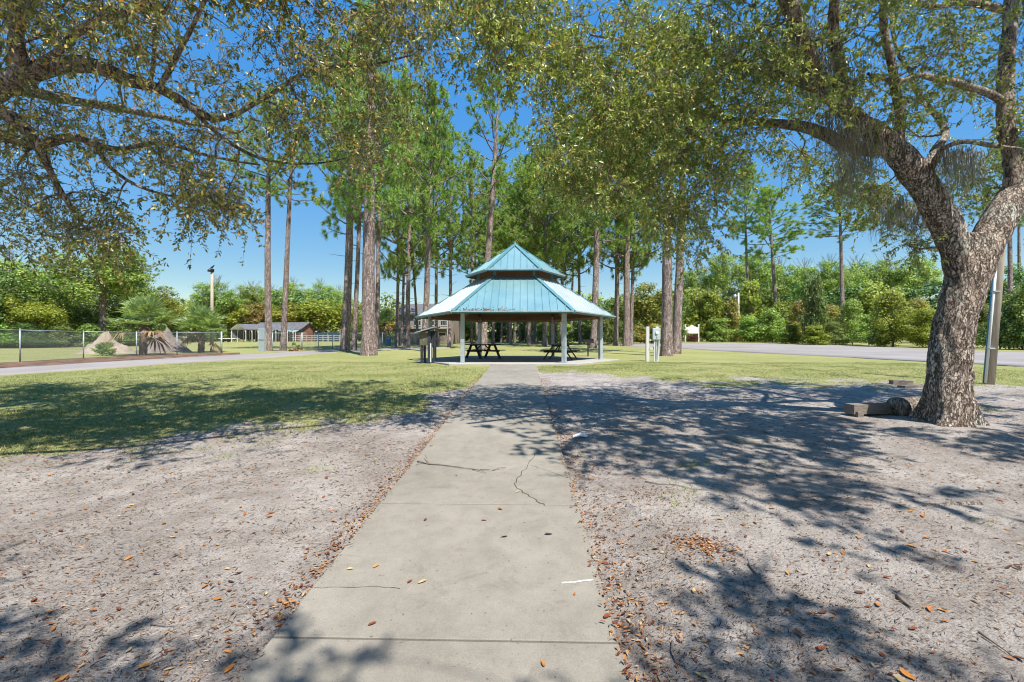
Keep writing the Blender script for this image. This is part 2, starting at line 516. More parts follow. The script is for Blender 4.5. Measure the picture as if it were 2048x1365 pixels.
M['dry_leaf'] = leaf_mat('dry_oak_leaf', [(0, (0.085, 0.030, 0.017)), (.3, (0.221, 0.072, 0.028)), (.55, (0.357, 0.145, 0.043)), (.8, (0.442, 0.246, 0.095)), (1, (0.476, 0.357, 0.209))], .15, .55, .35, tcol=(1, .8, .5))
M['litter'] = leaf_mat('ground_litter', [(0, (.03, .02, .018)), (.6, (.09, .06, .048)), (.78, (.24, .13, .07)), (.92, (.36, .22, .12)), (1, (.48, .40, .31))], .05, .8, .15, tcol=(1, .8, .6))
M['twig'] = worn('dry_twig', (.13, .10, .085), (.27, .23, .20), 12, .9, .1)

# ------------------------------------------------------------------ ground
WALK_X0, WALK_X1, WALK_END = -1.345, .495, 19.55

def grassiness(X, Y):
    """1 = turf, 0 = bare sand"""
    p = np.stack([X * .55, Y * .55, np.zeros_like(X)], 1)
    n = fbm(p, 4, 3)
    n2 = fbm(p * 4.5, 3, 9)
    yl = np.interp(X, [-30, -14, -7, -5, -3.3, -2.5, -1.95, -1.6, -1.35], [3.2, 4.4, 5.1, 6.1, 7.5, 8.8, 10.7, 13.0, 15.5])
    yr = np.interp(X, [.45, .9, 1.4, 5, 12, 17, 25], [17.5, 16, 15, 14.2, 13.2, 12, 11])
    y0 = np.where(X < -.4, yl, yr)
    w = np.where(X < -.4, 1.9, 2.3)
    g = sstep(-w, w, (Y - y0) + n * 1.5 + n2 * .9)
    tuft = sstep(.42, .75, n2 * .6 + n * .5) * .45 * sstep(2.5, 6, Y)
    return np.clip(np.maximum(g, tuft * (1 - g)), 0, 1)

def bump(X, Y):
    n = fbm(np.stack([X * .9, Y * .9, np.zeros_like(X)], 1), 4, 21)
    near = sstep(26, 18, Y) * sstep(30, 20, np.abs(X))
    dw = np.minimum(np.abs(X - WALK_X0), np.abs(X - WALK_X1))
    inside = (X > WALK_X0) & (X < WALK_X1)
    edge = np.where(inside, 0, sstep(0, .6, dw))
    r = n * .028 * near * edge - .012 * (1 - edge) * near
    do = np.hypot(X - 6.95, Y - 7.6)
    r += .10 * np.exp(-(do / .95) ** 2)
    return r

def ground_axis(a, b, step, far0, far1):
    out = [a]
    core = np.arange(a, b + step / 2, step)
    lo, s = [], step
    x = a
    while x > far0:
        s *= 1.22
        x -= s
        lo.append(x)
    hi, s, x = [], step, b
    while x < far1:
        s *= 1.22
        x += s
        hi.append(x)
    return np.concatenate([lo[::-1], core, hi])

gx = ground_axis(-14, 15, .115, -900, 900)
gy = ground_axis(.8, 21, .115, -60, 1500)
GX, GY = np.meshgrid(gx, gy)
X, Y = GX.ravel(), GY.ravel()
Z = hz(Y) + bump(X, Y)
V = np.stack([X, Y, Z], 1)
nx, ny = len(gx), len(gy)
i = np.arange(nx - 1)[None, :] + nx * np.arange(ny - 1)[:, None]
F = np.stack([i, i + 1, i + 1 + nx, i + nx], -1).reshape(-1, 4)

m, nt, out = new_mat('lawn_and_sand')
v = coords(nt, 'Object')
at = nt.nodes.new('ShaderNodeAttribute'); at.attribute_name = 'turf'
fine = noise(nt, v, 70, 5, .7)
mid = noise(nt, v, 9, 5, .65)
mid2 = noise(nt, v, 3.1, 5, .6)
big = noise(nt, v, .35, 4, .6)
streak = noise(nt, coords(nt, 'Object', (1, 1, 1)), 26, 4, .75, 1.5)
sand = ramp(nt, mid2, [(.3, (.315, .277, .24)), (.7, (.465, .422, .38))])
sand = mixc(nt, ramp(nt, noise(nt, v, .8, 5, .65, .5), [(.36, .6), (.56, 0.0)]), sand, (.225, .188, .158))
sand = mixc(nt, ramp(nt, noise(nt, v, 1.3, 4, .6), [(.54, 0.0), (.70, .5)]), sand, (.50, .465, .42))
sand = mixc(nt, .55, sand, ramp(nt, fine, [(.34, (.34, .31, .30)), (.58, (1.14, 1.13, 1.13))]), 'MULTIPLY')
sand = mixc(nt, ramp(nt, noise(nt, v, 150, 3, .7), [(.58, 0.0), (.68, .6)]), sand, (.10, .075, .065))
sand = mixc(nt, ramp(nt, streak, [(.56, 0.0), (.68, .7)]), sand, (.10, .07, .06))
sand = mixc(nt, ramp(nt, mid, [(.60, 0.0), (.74, .35)]), sand, (.22, .15, .11))
gr = ramp(nt, mid, [(.28, (.14, .175, .045)), (.5, (.275, .285, .10)), (.72, (.42, .375, .185))])
gr = mixc(nt, ramp(nt, big, [(.38, 0.0), (.62, .55)]), gr, (.40, .36, .17))
gr = mixc(nt, .6, gr, ramp(nt, fine, [(.3, (.45, .5, .4)), (.65, (1.1, 1.1, 1.05))]), 'MULTIPLY')
fc = nd(nt, 'ShaderNodeMath', operation='ADD')
sc1 = nd(nt, 'ShaderNodeMath', operation='MULTIPLY_ADD'); sc1.inputs[1].default_value = .9; sc1.inputs[2].default_value = -.45
nt.links.new(mid, sc1.inputs[0])
nt.links.new(at.outputs['Fac'], fc.inputs[0]); nt.links.new(sc1.outputs[0], fc.inputs[1])
fac = ramp(nt, fc.outputs[0], [(.32, 0.0), (.62, 1.0)])
c = mixc(nt, fac, sand, gr)
hh0 = nd(nt, 'ShaderNodeMath', operation='ADD')
nt.links.new(fine, hh0.inputs[0]); nt.links.new(mid, hh0.inputs[1])
hh = nd(nt, 'ShaderNodeMath', operation='MULTIPLY_ADD'); hh.inputs[1].default_value = 2.2
nt.links.new(noise(nt, v, 5, 3, .5), hh.inputs[0]); nt.links.new(hh0.outputs[0], hh.inputs[2])
principled(nt, out, c, .95, .12, 0, hh.outputs[0], .9, .025)
M['ground'] = m
g = np_obj('ground', V, F, M['ground'], smooth=True)
at_ = g.data.attributes.new('turf', 'FLOAT', 'POINT')
at_.data.foreach_set('value', grassiness(X, Y).astype(np.float32))
tag(g, 'sandy lawn with patchy turf sloping up to the pavilion', kind='structure')

# ------------------------------------------------------------------ walkway of separate concrete panels
wz = lambda y: .0372 * y + .028
mb = MB()
mb.add([(WALK_X0 + .01, .3, wz(.3) - .10), (WALK_X1 - .01, .3, wz(.3) - .10), (WALK_X1 - .01, WALK_END, wz(WALK_END) - .10), (WALK_X0 + .01, WALK_END, wz(WALK_END) - .10),
        (WALK_X0 + .01, .3, wz(.3) - .02), (WALK_X1 - .01, .3, wz(.3) - .02), (WALK_X1 - .01, WALK_END, wz(WALK_END) - .02), (WALK_X0 + .01, WALK_END, wz(WALK_END) - .02)],
       [(3, 2, 1, 0), (4, 5, 6, 7), (0, 1, 5, 4), (1, 2, 6, 5), (2, 3, 7, 6), (3, 0, 4, 7)])
walk = mb.build('walkway', M['joint'])
tag(walk, 'straight concrete walkway leading to the pavilion', kind='structure')
ys = [.59 + 1.825 * k for k in range(11)]
ys = [y for y in ys if y < WALK_END - .3] + [WALK_END]
panels = []
for a, b in zip(ys[:-1], ys[1:]):
    a2, b2, e = a + .009, b - .009, .005
    rows = []
    for dz, ins in ((-.12, 0), (-e, 0), (0, e)):
        rows += [(WALK_X0 + ins, a2 + ins, wz(a2) + dz), (WALK_X1 - ins, a2 + ins, wz(a2) + dz), (WALK_X1 - ins, b2 - ins, wz(b2) + dz), (WALK_X0 + ins, b2 - ins, wz(b2) + dz)]
    fs = [(8, 9, 10, 11), (3, 2, 1, 0)]
    for q in (0, 4):
        for k in range(4):
            fs.append((q + k, q + (k + 1) % 4, q + 4 + (k + 1) % 4, q + 4 + k))
    panels.append(MB().add(rows, fs).build('concrete_panel', M['concrete'], walk))

def on_walk(px, py):
    d0 = 1.0
    lo, hi = .5, 40
    for _ in range(50):
        d0 = (lo + hi) / 2
        p = P(px, py, d0)
        if p.z > wz(p.y): lo = d0
        else: hi = d0
    return P(px, py, lo)

def ribbon_on(name, pxs, w, mat, parent, lift=.0025):
    pts = [on_walk(*q) for q in pxs]
    L, Rr = [], []
    for k, p in enumerate(pts):
        t = (pts[min(k + 1, len(pts) - 1)] - pts[max(k - 1, 0)]); t.z = 0
        n = Vector((-t.y, t.x, 0)).normalized()
        ww = w * (.6 + .8 * random.random())
        for lst, s_ in ((L, 1), (Rr, -1)):
            q = p + n * ww * s_
            lst.append((q.x, q.y, wz(q.y) + lift))
    n = len(pts)
    return MB().add(L + Rr, [(k, k + 1, n + k + 1, n + k)[::-1] for k in range(n - 1)]).build(name, mat, parent)

def jag(pts, n=5, amp=5):
    out = []
    for (x0, y0), (x1, y1) in zip(pts[:-1], pts[1:]):
        for k in range(n):
            t = k / n
            out.append((x0 + (x1 - x0) * t + random.uniform(-amp, amp), y0 + (y1 - y0) * t + random.uniform(-amp, amp) * .4))
    return out + [pts[-1]]

ribbon_on('crack', jag([(1070, 908), (1060, 932), (1028, 962), (1038, 980), (1066, 997), (1090, 1012)]), .0034, M['joint'], panels[2])
ribbon_on('crack', jag([(1062, 931), (1092, 940), (1136, 957)], 5, 3), .002, M['joint'], panels[2])
ribbon_on('crack', jag([(628, 1176), (690, 1174), (760, 1176), (800, 1178)], 4, 4), .0016, M['joint'], panels[1])
ribbon_on('chalk_mark', jag([(1124, 1167), (1150, 1165), (1186, 1160)], 4, 1.5), .006, M['chalk'], panels[1])

# ------------------------------------------------------------------ parking lot, side path, mulch strip
def strip(name, near, far, mat, lift=.03, n=60, label=None):
    def side(pl):
        a = np.array([tuple(G(*q)) if not isinstance(q, Vector) else tuple(q) for q in pl])
        t = np.linspace(0, 1, n)
        s_ = np.linspace(0, 1, len(a))
        return np.stack([np.interp(t, s_, a[:, k]) for k in range(3)], 1)
    A, B = side(near), side(far)
    rows = [A * (1 - f) + B * f for f in np.linspace(0, 1, 9)]
    V = np.concatenate(rows)
    V[:, 2] = hz(V[:, 1]) + lift
    i = np.arange(n - 1)[None, :] + n * np.arange(8)[:, None]
    F = np.stack([i, i + 1, i + n + 1, i + n], -1).reshape(-1, 4)
    # skirt so that the edge has thickness
    V2 = V.copy(); V2[:, 2] -= lift + .1
    rim = list(range(n)) + [n * k + n - 1 for k in range(1, 9)] + [n * 8 + k for k in range(n - 2, -1, -1)] + [n * k for k in range(7, 0, -1)]
    N = len(V)
    SF = np.array([(rim[k], N + rim[k], N + rim[(k + 1) % len(rim)], rim[(k + 1) % len(rim)]) for k in range(len(rim))])
    o = np_obj(name, np.concatenate([V, V2]), [np.concatenate([F, SF])], mat)
    return tag(o, label, kind='structure')

strip('parking_lot', [(1240, 692.5), (1363, 698), (1500, 706), (1700, 716), (1850, 724), (2048, 735), (2500, 758)],
      [(1240, 688.2), (1363, 686.6), (1450, 686.2), (1700, 693.2), (1850, 698.5), (2048, 706), (2500, 722)], M['asphalt'], .03, 80,
      'grey asphalt parking lot beyond the lawn')
strip('side_path', [(-300, 775), (0, 752), (130, 742), (250, 733.5), (370, 726), (500, 718.5), (600, 711), (690, 703.5), (800, 699.5), (900, 697.2)],
      [(-300, 757), (0, 738), (130, 730.5), (250, 723), (370, 715.5), (500, 709), (600, 704), (690, 699.5), (800, 696.4), (900, 694.8)], M['path'], .03, 80,
      'pale grey path curving past the chain link fence')
strip('mulch_strip', [(-300, 756), (0, 737), (130, 729.6), (250, 722), (370, 714.8), (480, 709.3)],
      [(-300, 743), (0, 727), (130, 719), (250, 712.8), (370, 708.2), (480, 706.2)], M['mulch'], .022, 60,
      'reddish brown leaf mulch along the fence')
# ------------------------------------------------------------------ pavilion
PD = 23.7
pc = P(1030, 700, PD)
ZS = .755
SLAB_R, POST_R, EAVE_R = 5.35, 4.41, 5.12
slab = MB()
def hexpts(r, z): return [(r * math.cos(R(60 * k)), r * math.sin(R(60 * k)), z) for k in range(6)]
sv = hexpts(SLAB_R, -.3) + hexpts(SLAB_R, -.015) + hexpts(SLAB_R - .015, 0)
sf = [tuple(range(12, 18)), tuple(range(5, -1, -1))]
for b in (0, 6):
    for k in range(6):
        sf.append((b + k, b + (k + 1) % 6, b + 6 + (k + 1) % 6, b + 6 + k))
so = slab.add(sv, sf).build('pavilion_slab', M['slab'], loc=(pc.x, pc.y, ZS))
tag(so, 'hexagonal concrete slab under the pavilion', kind='structure')

pav = empty('pavilion', (pc.x, pc.y, ZS), 0, 'open hexagonal picnic pavilion with two-tiered turquoise metal roof', 'pavilion')
eave_z, top_z = 2.20, 4.05          # above slab
TOP_R = 1.99
UP_R, up_z, apex_z = 2.52, 4.32, 5.93
for k in range(6):
    a = R(60 * k)
    x, y = POST_R * math.cos(a), POST_R * math.sin(a)
    rr = Matrix.Rotation(a + R(30), 3, 'Z')
    mb = MB().box((x, y, 1.22), (.17, .17, 2.44), rr)
    p = mb.build('post', M['galv'], pav)
    MB().box((x, y, .012), (.26, .26, .02), rr).build('base_plate', M['galv'], p)
    # small brackets towards both neighbours
    for s_ in (-1, 1):
        a2 = R(60 * (k + s_))
        q = Vector((POST_R * math.cos(a2), POST_R * math.sin(a2), 0)) - Vector((x, y, 0))
        q.normalize()
        MB().bar((x + q.x * .09, y + q.y * .09, 2.02), (x + q.x * .26, y + q.y * .26, 2.19), .05, .05).build('bracket', M['deck_wood'], p)
ring = []
for k in range(6):
    p0 = Vector((POST_R * math.cos(R(60 * k)), POST_R * math.sin(R(60 * k)), 2.3))
    p1 = Vector((POST_R * math.cos(R(60 * k + 60)), POST_R * math.sin(R(60 * k + 60)), 2.3))
    d = (p1 - p0).normalized() * .09
    MB().bar(p0 + d, p1 - d, .12, .22).build('ring_beam', M['deck_wood'], pav)
    q0, q1 = Vector((EAVE_R * .93 * math.cos(R(60 * k)), EAVE_R * .93 * math.sin(R(60 * k)), eave_z - .02)), Vector((TOP_R * math.cos(R(60 * k)), TOP_R * math.sin(R(60 * k)), top_z - .13))
    MB().bar(q0, q1, .10, .16).build('hip_rafter', M['deck_wood'], pav)
    c0 = Vector((1.90 * math.cos(R(60 * k)), 1.90 * math.sin(R(60 * k)), 0))
    MB().bar(c0 + Vector((0, 0, top_z - .2)), c0 + Vector((0, 0, up_z + .1)), .12, .12).build('cupola_post', M['teal_trim'], pav)

def tier(name, rb, rt, zb, zt, npan, side_mat):
    """hipped tier: deck boards below, separate standing-seam panels above, hip caps and fascia"""
    root = MB()
    v, f = [], []
    for k in range(6):
        c_, s_ = math.cos(R(60 * k)), math.sin(R(60 * k))
        v += [(rb * .985 * c_, rb * .985 * s_, zb - .03), (rt * c_, rt * s_, zt - .05), (rb * .985 * c_, rb * .985 * s_, zb - .06), (rt * c_, rt * s_, zt - .09)]
    for k in range(6):
        a, b = 4 * k, 4 * ((k + 1) % 6)
        f += [(a, b, b + 1, a + 1), (b + 2, a + 2, a + 3, b + 3), (a + 2, b + 2, b, a)]
    deck = root.add(v, f).build(name, M['deck_wood'], pav)
    ab, at_ = rb * math.cos(R(30)), rt * math.cos(R(30))
    L = math.hypot(ab - at_, zt - zb)
    b, t = rb / 2, rt / 2
    for k in range(6):
        am = R(60 * k + 30)
        n_out = Vector((math.cos(am), math.sin(am), 0))
        u = Vector((-math.sin(am), math.cos(am), 0))
        o0 = n_out * ab + Vector((0, 0, zb))
        vdir = (n_out * (at_ - ab) + Vector((0, 0, zt - zb))).normalized()
        nrm = u.cross(vdir).normalized()
        if nrm.z < 0: nrm = -nrm
        hv = lambda uu: L if abs(uu) <= t else L * (b - abs(uu)) / (b - t)
        w = 2 * b / npan
        for j in range(npan):
            u0, u1 = -b + j * w, -b + (j + 1) * w
            cut = [u0 + .004] + [x for x in (-t, t, 0.0) if t < .01 and x == 0.0 and u0 < x < u1 or t >= .01 and x != 0.0 and u0 + .004 < x < u1 - .004] + [u1 - .004]
            cut = sorted(set(cut))
            top = [(x, max(hv(x), .0)) for x in cut]
            mbp = MB()
            lowv = [(cut[0], 0.0), (cut[-1], 0.0)]
            poly = lowv + top[::-1]
            pts = [o0 + u * x + vdir * y for x, y in poly]
            n = len(pts)
            vs = pts + [q - nrm * .004 for q in pts]
            mbp.add(vs, [tuple(range(n))] + [tuple(range(2 * n - 1, n - 1, -1))] + [(i, n + i, n + (i + 1) % n, (i + 1) % n) for i in range(n)])
            # standing seam on the panel's far edge
            he = hv(u1 - .012)
            if j < npan - 1 and he > .12:
                a0 = o0 + u * (u1 - .012) + nrm * .018
                mbp.bar(a0 - vdir * 0.0, a0 + vdir * (he - .05), .022, .042, nrm)
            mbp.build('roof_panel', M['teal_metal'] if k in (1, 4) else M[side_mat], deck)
    for k in range(6):
        c_, s_ = math.cos(R(60 * k)), math.sin(R(60 * k))
        p0 = Vector((rb * c_, rb * s_, zb + .02)); p1 = Vector((rt * c_, rt * s_, zt + .03))
        MB().bar(p0, p1, .20, .035).build('hip_cap', M['teal_trim'], deck)
        c2, s2 = math.cos(R(60 * k + 60)), math.sin(R(60 * k + 60))
        q0, q1 = Vector((rb * c_, rb * s_, zb - .035)), Vector((rb * c2, rb * s2, zb - .035))
        off = (q0 + q1); off.z = 0; off = off.normalized()
        d = (q1 - q0).normalized() * .012
        MB().bar(q0 + d + off * .02, q1 - d + off * .02, .035, .10).build('fascia', M['teal_trim'], deck)
        MB().bar(q0 + d + off * .07 + Vector((0, 0, .03)), q1 - d + off * .07 + Vector((0, 0, .03)), .06, .05).build('gutter', M['galv'], deck)
    return deck

low_roof = tier('lower_roof', EAVE_R, TOP_R, eave_z, top_z, 16, 'whitish_teal')
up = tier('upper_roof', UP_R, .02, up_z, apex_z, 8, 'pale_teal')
MB().tube([(0, 0, apex_z - .03), (0, 0, apex_z + .06), (0, 0, apex_z + .2)], [.10, .05, .01], 8).build('finial', M['teal_trim'], up)

# needles and leaves caught along the front eave
_n = 150
_u = RNG.normal(-1.1, .75, _n); _v = np.abs(RNG.normal(0, .10, _n)) + .03
_a = RNG.uniform(0, 6.28, _n)
_sl = math.atan2(top_z - eave_z, (EAVE_R - TOP_R) * .866)
_c = np.stack([_u, -EAVE_R * .866 + _v * math.cos(_sl), eave_z + _v * math.sin(_sl) + .012 + RNG.uniform(0, .02, _n)], 1)
_d = np.stack([np.cos(_a), np.sin(_a) * math.cos(_sl), np.sin(_a) * math.sin(_sl)], 1) * RNG.uniform(.03, .08, _n)[:, None]
_s = np.stack([-np.sin(_a), np.cos(_a) * math.cos(_sl), np.cos(_a) * math.sin(_sl)], 1) * RNG.uniform(.008, .02, _n)[:, None]
np_obj('leaf_debris', np.stack([_c - _d, _c + _s + np.array([0, 0, .012]), _c + _d, _c - _s], 1).reshape(-1, 3), (np.arange(_n) * 4)[:, None] + np.array([0, 1, 2, 3]), M['litter'], low_roof)['kind'] = 'stuff'

# ------------------------------------------------------------------ picnic tables
def picnic_table(loc, rz, label):
    t = empty('picnic_table', loc, rz, label, 'picnic table', 'picnic tables under the pavilion')
    Lh = .92
    for k in range(5):
        MB().box((0, -.30 + .15 * k, .75), (2 * Lh, .142, .04), None, .006).build('top_plank', M['dark_wood'], t)
    for s_ in (-1, 1):
        for k in range(2):
            MB().box((0, s_ * (.62 + .15 * k), .44), (2 * Lh, .142, .04), None, .006).build('seat_plank', M['dark_wood'], t)
        for e in (-1, 1):
            MB().bar((e * .62, s_ * .22, .73), (e * .62, s_ * .74, 0.0), .045, .14, (1, 0, 0)).build('leg', M['dark_wood'], t)
    for e in (-1, 1):
        MB().box((e * .575, 0, .395), (.045, 1.50, .09)).build('crossbeam', M['dark_wood'], t)
        MB().box((e * .575, 0, .705), (.045, .66, .05)).build('batten', M['dark_wood'], t)
        MB().bar((e * .54, 0, .40), (e * .12, 0, .725), .05, .05).build('brace', M['dark_wood'], t)
    return t
q = GD(966, 25.2); picnic_table((q.x, q.y, ZS), R(38), 'dark wooden picnic table under the pavilion, side-on, nearer the information box')
q = GD(1121, 23.8); picnic_table((q.x, q.y, ZS), R(72), 'dark wooden picnic table under the pavilion, end-on, nearer the grill')

# ------------------------------------------------------------------ grill
q = GD(1176, 28.6)
gr_ = empty('park_grill', q, R(8), 'black iron park grill on a post behind the pavilion', 'grill')
MB().box((0, 0, .42), (.07, .07, .84)).build('post', M['black_iron'], gr_)
fb = MB().box((0, 0, .86), (.62, .42, .03)).box((-.30, 0, .98), (.025, .42, .22)).box((.30, 0, .98), (.025, .42, .22)).box((0, .20, .98), (.58, .025, .22)).box((0, -.20, .96), (.58, .025, .16)).build('firebox', M['black_iron'], gr_)
for k in range(9):
    MB().box((-.24 + .06 * k, 0, 1.07), (.015, .40, .012)).build('grate_bar', M['black_iron'], fb)
MB().bar((.315, -.1, 1.04), (.44, -.1, 1.04), .02, .02).build('handle', M['galv'], gr_)

# ------------------------------------------------------------------ information box on legs
q = G(856, 726.5)
ib = empty('information_box', q, R(-8), 'dark information box on legs with slanted metal roof beside the pavilion', 'information box')
for x, y in ((-.24, -.16), (-.24, .22)):
    MB().box((x, y, .42), (.09, .09, .84)).build('leg', M['dark_board'], ib)
for x, y in ((.14, -.20), (.30, .05)):
    MB().box((x, y, .73), (.13, .10, 1.46)).build('post', M['dark_board'], ib)
MB().box((-.11, .02, 1.10), (.40, .50, .58)).build('cabinet', M['olive_board'], ib)
MB().box((.21, .06, 1.10), (.16, .40, .70)).build('side_panel', M['dark_board'], ib)
MB().add([(-.48, -.42, 1.36), (.44, -.42, 1.61), (.44, .42, 1.61), (-.48, .42, 1.36), (-.48, -.42, 1.395), (.44, -.42, 1.65), (.44, .42, 1.65), (-.48, .42, 1.395)],
         [(3, 2, 1, 0), (4, 5, 6, 7), (0, 1, 5, 4), (1, 2, 6, 5), (2, 3, 7, 6), (3, 0, 4, 7)]).build('roof', M['galv'], ib)
MB().tube([(.22, -.27, .05), (.22, -.27, .9)], .03, 8).build('conduit', M['pvc'], ib)
MB().box((-.11, -.236, 1.05), (.03, .015, .05)).build('latch', M['galv'], ib)

# ------------------------------------------------------------------ electric pedestal
q = G(1306, 723)
ep = empty('electric_pedestal', q, R(4), 'pale timber posts carrying grey electric boxes, in front of the pines', 'utility box')
for x in (-.28, .20):
    MB().box((x, 0, .85), (.15, .13, 1.72), None, .015).build('post', M['pale_wood'], ep)
for z in (.64, 1.05):
    MB().box((-.04, -.088, z), (.34, .04, .09)).build('rail', M['pale_wood'], ep)
mbx = MB().box((.10, -.17, 1.36), (.36, .16, .56), None, .02).build('meter_box', M['cabinet'], ep)
MB().tube([(.10, -.25, 1.42), (.10, -.31, 1.42)], .075, 14).build('meter_dial', M['pvc'], mbx)
MB().box((.10, -.262, 1.20), (.05, .03, .07)).build('latch', M['galv'], mbx)
MB().tube([(.02, -.15, 1.1), (.02, -.15, 0)], .035, 8).build('conduit', M['pvc'], ep)
MB().tube([(.10, -.15, 1.1), (.10, -.15, 0)], .028, 8).build('conduit', M['galv'], ep)
MB().bar((.18, -.14, .05), (.27, -.14, 1.1), .04, .03).build('strut', M['pale_wood'], ep)

# ------------------------------------------------------------------ white notice sign across the lot
q = GD(1384, 77)
sg = empty('notice_sign', q, R(0), 'blank white wooden sign board with arched top across the parking lot', 'sign')
for x in (-1.10, 1.10):
    ps = MB().box((x, 0, 1.45), (.16, .16, 2.9)).build('post', M['white_paint'], sg)
    MB().box((x, 0, 2.94), (.24, .24, .08), None, .03).build('post_cap', M['white_paint'], ps)
pts = [(-1.02, 1.45), (1.02, 1.45), (1.02, 2.50), (.75, 2.50), (.55, 2.62), (.32, 2.66), (.25, 2.80), (.0, 2.90), (-.25, 2.80), (-.32, 2.66), (-.55, 2.62), (-.75, 2.50), (-1.02, 2.50)]
n = len(pts)
MB().add([(x, -.04, z) for x, z in pts] + [(x, .04, z) for x, z in pts], [tuple(range(n)), tuple(range(2 * n - 1, n - 1, -1))] + [(i, n + i, n + (i + 1) % n, (i + 1) % n) for i in range(n)]).build('board', M['white_paint'], sg)
MB().box((0, -.05, 1.50), (2.02, .05, .12)).build('rail', M['white_paint'], sg)

# ------------------------------------------------------------------ poles
q = G(1978, 768)
up_ = empty('utility_pole', q, 0, 'weathered wooden utility pole with white conduit behind the large oak', 'pole')
MB().tube([(0, 0, -.1), (.34, 0, 4), (.45, 0, 5.4)], [.115, .10, .095], 16).build('shaft', M['pole_wood'], up_, True)
MB().tube([(-.145, -.05, 0.02), (.20, -.05, 4)], [.032, .032], 10).build('conduit', M['pvc'], up_, True)
MB().tube([(-.15, 0, 0.02), (.195, 0, 4)], [.024, .024], 8).build('conduit', M['blue_plastic'], up_, True)
for z in (1.0, 2.6):
    MB().box((-.10 + z * .085, -.05, z), (.16, .13, .03)).build('strap', M['galv'], up_)

q = GD(424, 37)
lp = empty('light_pole', q, 0, 'slim grey light pole with box lamp rising behind the second palm', 'light pole')
H = (682.5 - 541) * 37 / FPX + CAM_H - q.z
MB().tube([(0, 0, 0), (0, 0, H)], [.13, .10], 12).build('shaft', M['pole_wood'], lp, True)
MB().box((-.06, -.05, H - .05), (.36, .30, .16), None, .03).build('lamp_head', M['black_iron'], lp)
MB().box((.02, 0, H + .06), (.22, .18, .08)).build('photocell', M['black_iron'], lp)
# bird perched on it
bv, bf = tube_np([(-.17, 0, .02), (-.10, 0, .07), (0, 0, .12), (.08, 0, .18), (.12, 0, .245), (.155, 0, .27), (.19, 0, .265), (.225, 0, .25)], [.012, .04, .065, .06, .04, .042, .03, .004], 10)
b_ = np_obj('bird', bv, bf, M['rubber'], smooth=True)
b_.location = (q.x, q.y, q.z + H + .11)
tag(b_, 'small dark bird perched on top of the light pole', 'bird')
MB().tube([(0, .02, -.02), (.01, .02, .08)], .008, 5).build('leg', M['rubber'], b_)
MB().tube([(0, -.02, -.02), (.01, -.02, .08)], .008, 5).build('leg', M['rubber'], b_)
MB().add([(-.12, -.03, .06), (-.30, -.04, -.04), (-.30, .04, -.04), (-.12, .03, .06), (-.12, 0, .045), (-.30, 0, -.055)], [(0, 1, 2, 3), (3, 2, 5, 4), (4, 5, 1, 0), (1, 5, 2)]).build('tail', M['rubber'], b_)

q = GD(1477, 79)
dp = empty('power_pole', q, 0, 'pale slender power pole with small transformer among the shrubs past the lot', 'pole')
H = (682.5 - 586) * 79 / FPX + CAM_H - q.z
MB().tube([(0, 0, 0), (0, 0, H)], [.17, .13], 10).build('shaft', M['pale_wood'], dp, True)
MB().tube([(-.62, 0, H - 1.1), (-.62, 0, H - .3)], .24, 12).build('transformer', M['galv'], dp, True)
MB().box((-.35, 0, H - .5), (.5, .08, .1)).build('bracket', M['galv'], dp)

# ------------------------------------------------------------------ timbers by the oak
def timber(name, p0, p1, w, h, label, cat):
    p0, p1 = Vector(p0), Vector(p1)
    o = empty(name, p0, 0, label, cat)
    d = p1 - p0
    MB().bar((0, 0, h / 2), (d.x, d.y, d.z + h / 2), w, h).build('beam', M['grey_wood'], o)
    return o, d
p0, p1 = G(1698, 834), G(1838, 830)
o, d = timber('timber_bench', p0, p1, .22, .17, 'low grey timber bench running to the oak trunk, leaves beneath it', 'bench')
o.children[0].location.z = .06
MB().box((.10, -.03, .05), (.10, .26, .12)).build('foot', M['grey_wood'], o)
MB().box((d.x * .85, d.y * .85 - .03, .05), (.10, .22, .12)).build('foot', M['grey_wood'], o)
p0, p1 = G(1782, 770), G(1822, 771)
timber('timber_block', p0, p1, .22, .13, 'short weathered timber block on the sand behind the oak', 'timber')
p0, p1 = G(1802, 778), G(1850, 776)
timber('timber_plank', p0, p1, .20, .08, 'flat weathered plank end lying just behind the oak trunk', 'timber')
p0 = G(1838, 837)
lg, lf = tube_np([(-.42, .05, .17), (-.40, .05, .17), (0, .08, .18), (.35, .12, .18)], [.02, .19, .20, .20], 18)
lo_ = np_obj('log', lg, lf, M['oak_branch'], smooth=True)
lo_.location = p0
tag(lo_, 'dark cut log lying against the base of the oak', 'log')
p0 = G(1500, 878)
st = MB().box((0, 0, .0), (.62, .42, .05), R(12), .02).build('pale_slab', M['concrete'], loc=(p0.x, p0.y, p0.z + .004))  # thin pale box lying almost flush with the sand
tag(st, 'pale flat slab sunk in the shaded sand right of the walkway', 'stone')
p0 = G(1160, 876)
pv = [(-.11, -.05, .015), (.0, -.07, .05), (.10, -.03, .02), (.12, .05, .03), (.01, .06, .07), (-.10, .05, .02)]
tp = MB().add(pv + [(x, y, z - .006) for x, y, z in pv], [(0, 1, 4, 5), (1, 2, 3, 4), (11, 10, 7, 6), (10, 9, 8, 7)] + [(i, 6 + i, 6 + (i + 1) % 6, (i + 1) % 6) for i in range(6)]).build('paper_scrap', M['paper'], loc=p0)
tag(tp, 'crumpled white paper scrap on the sand beside the walkway', 'litter')

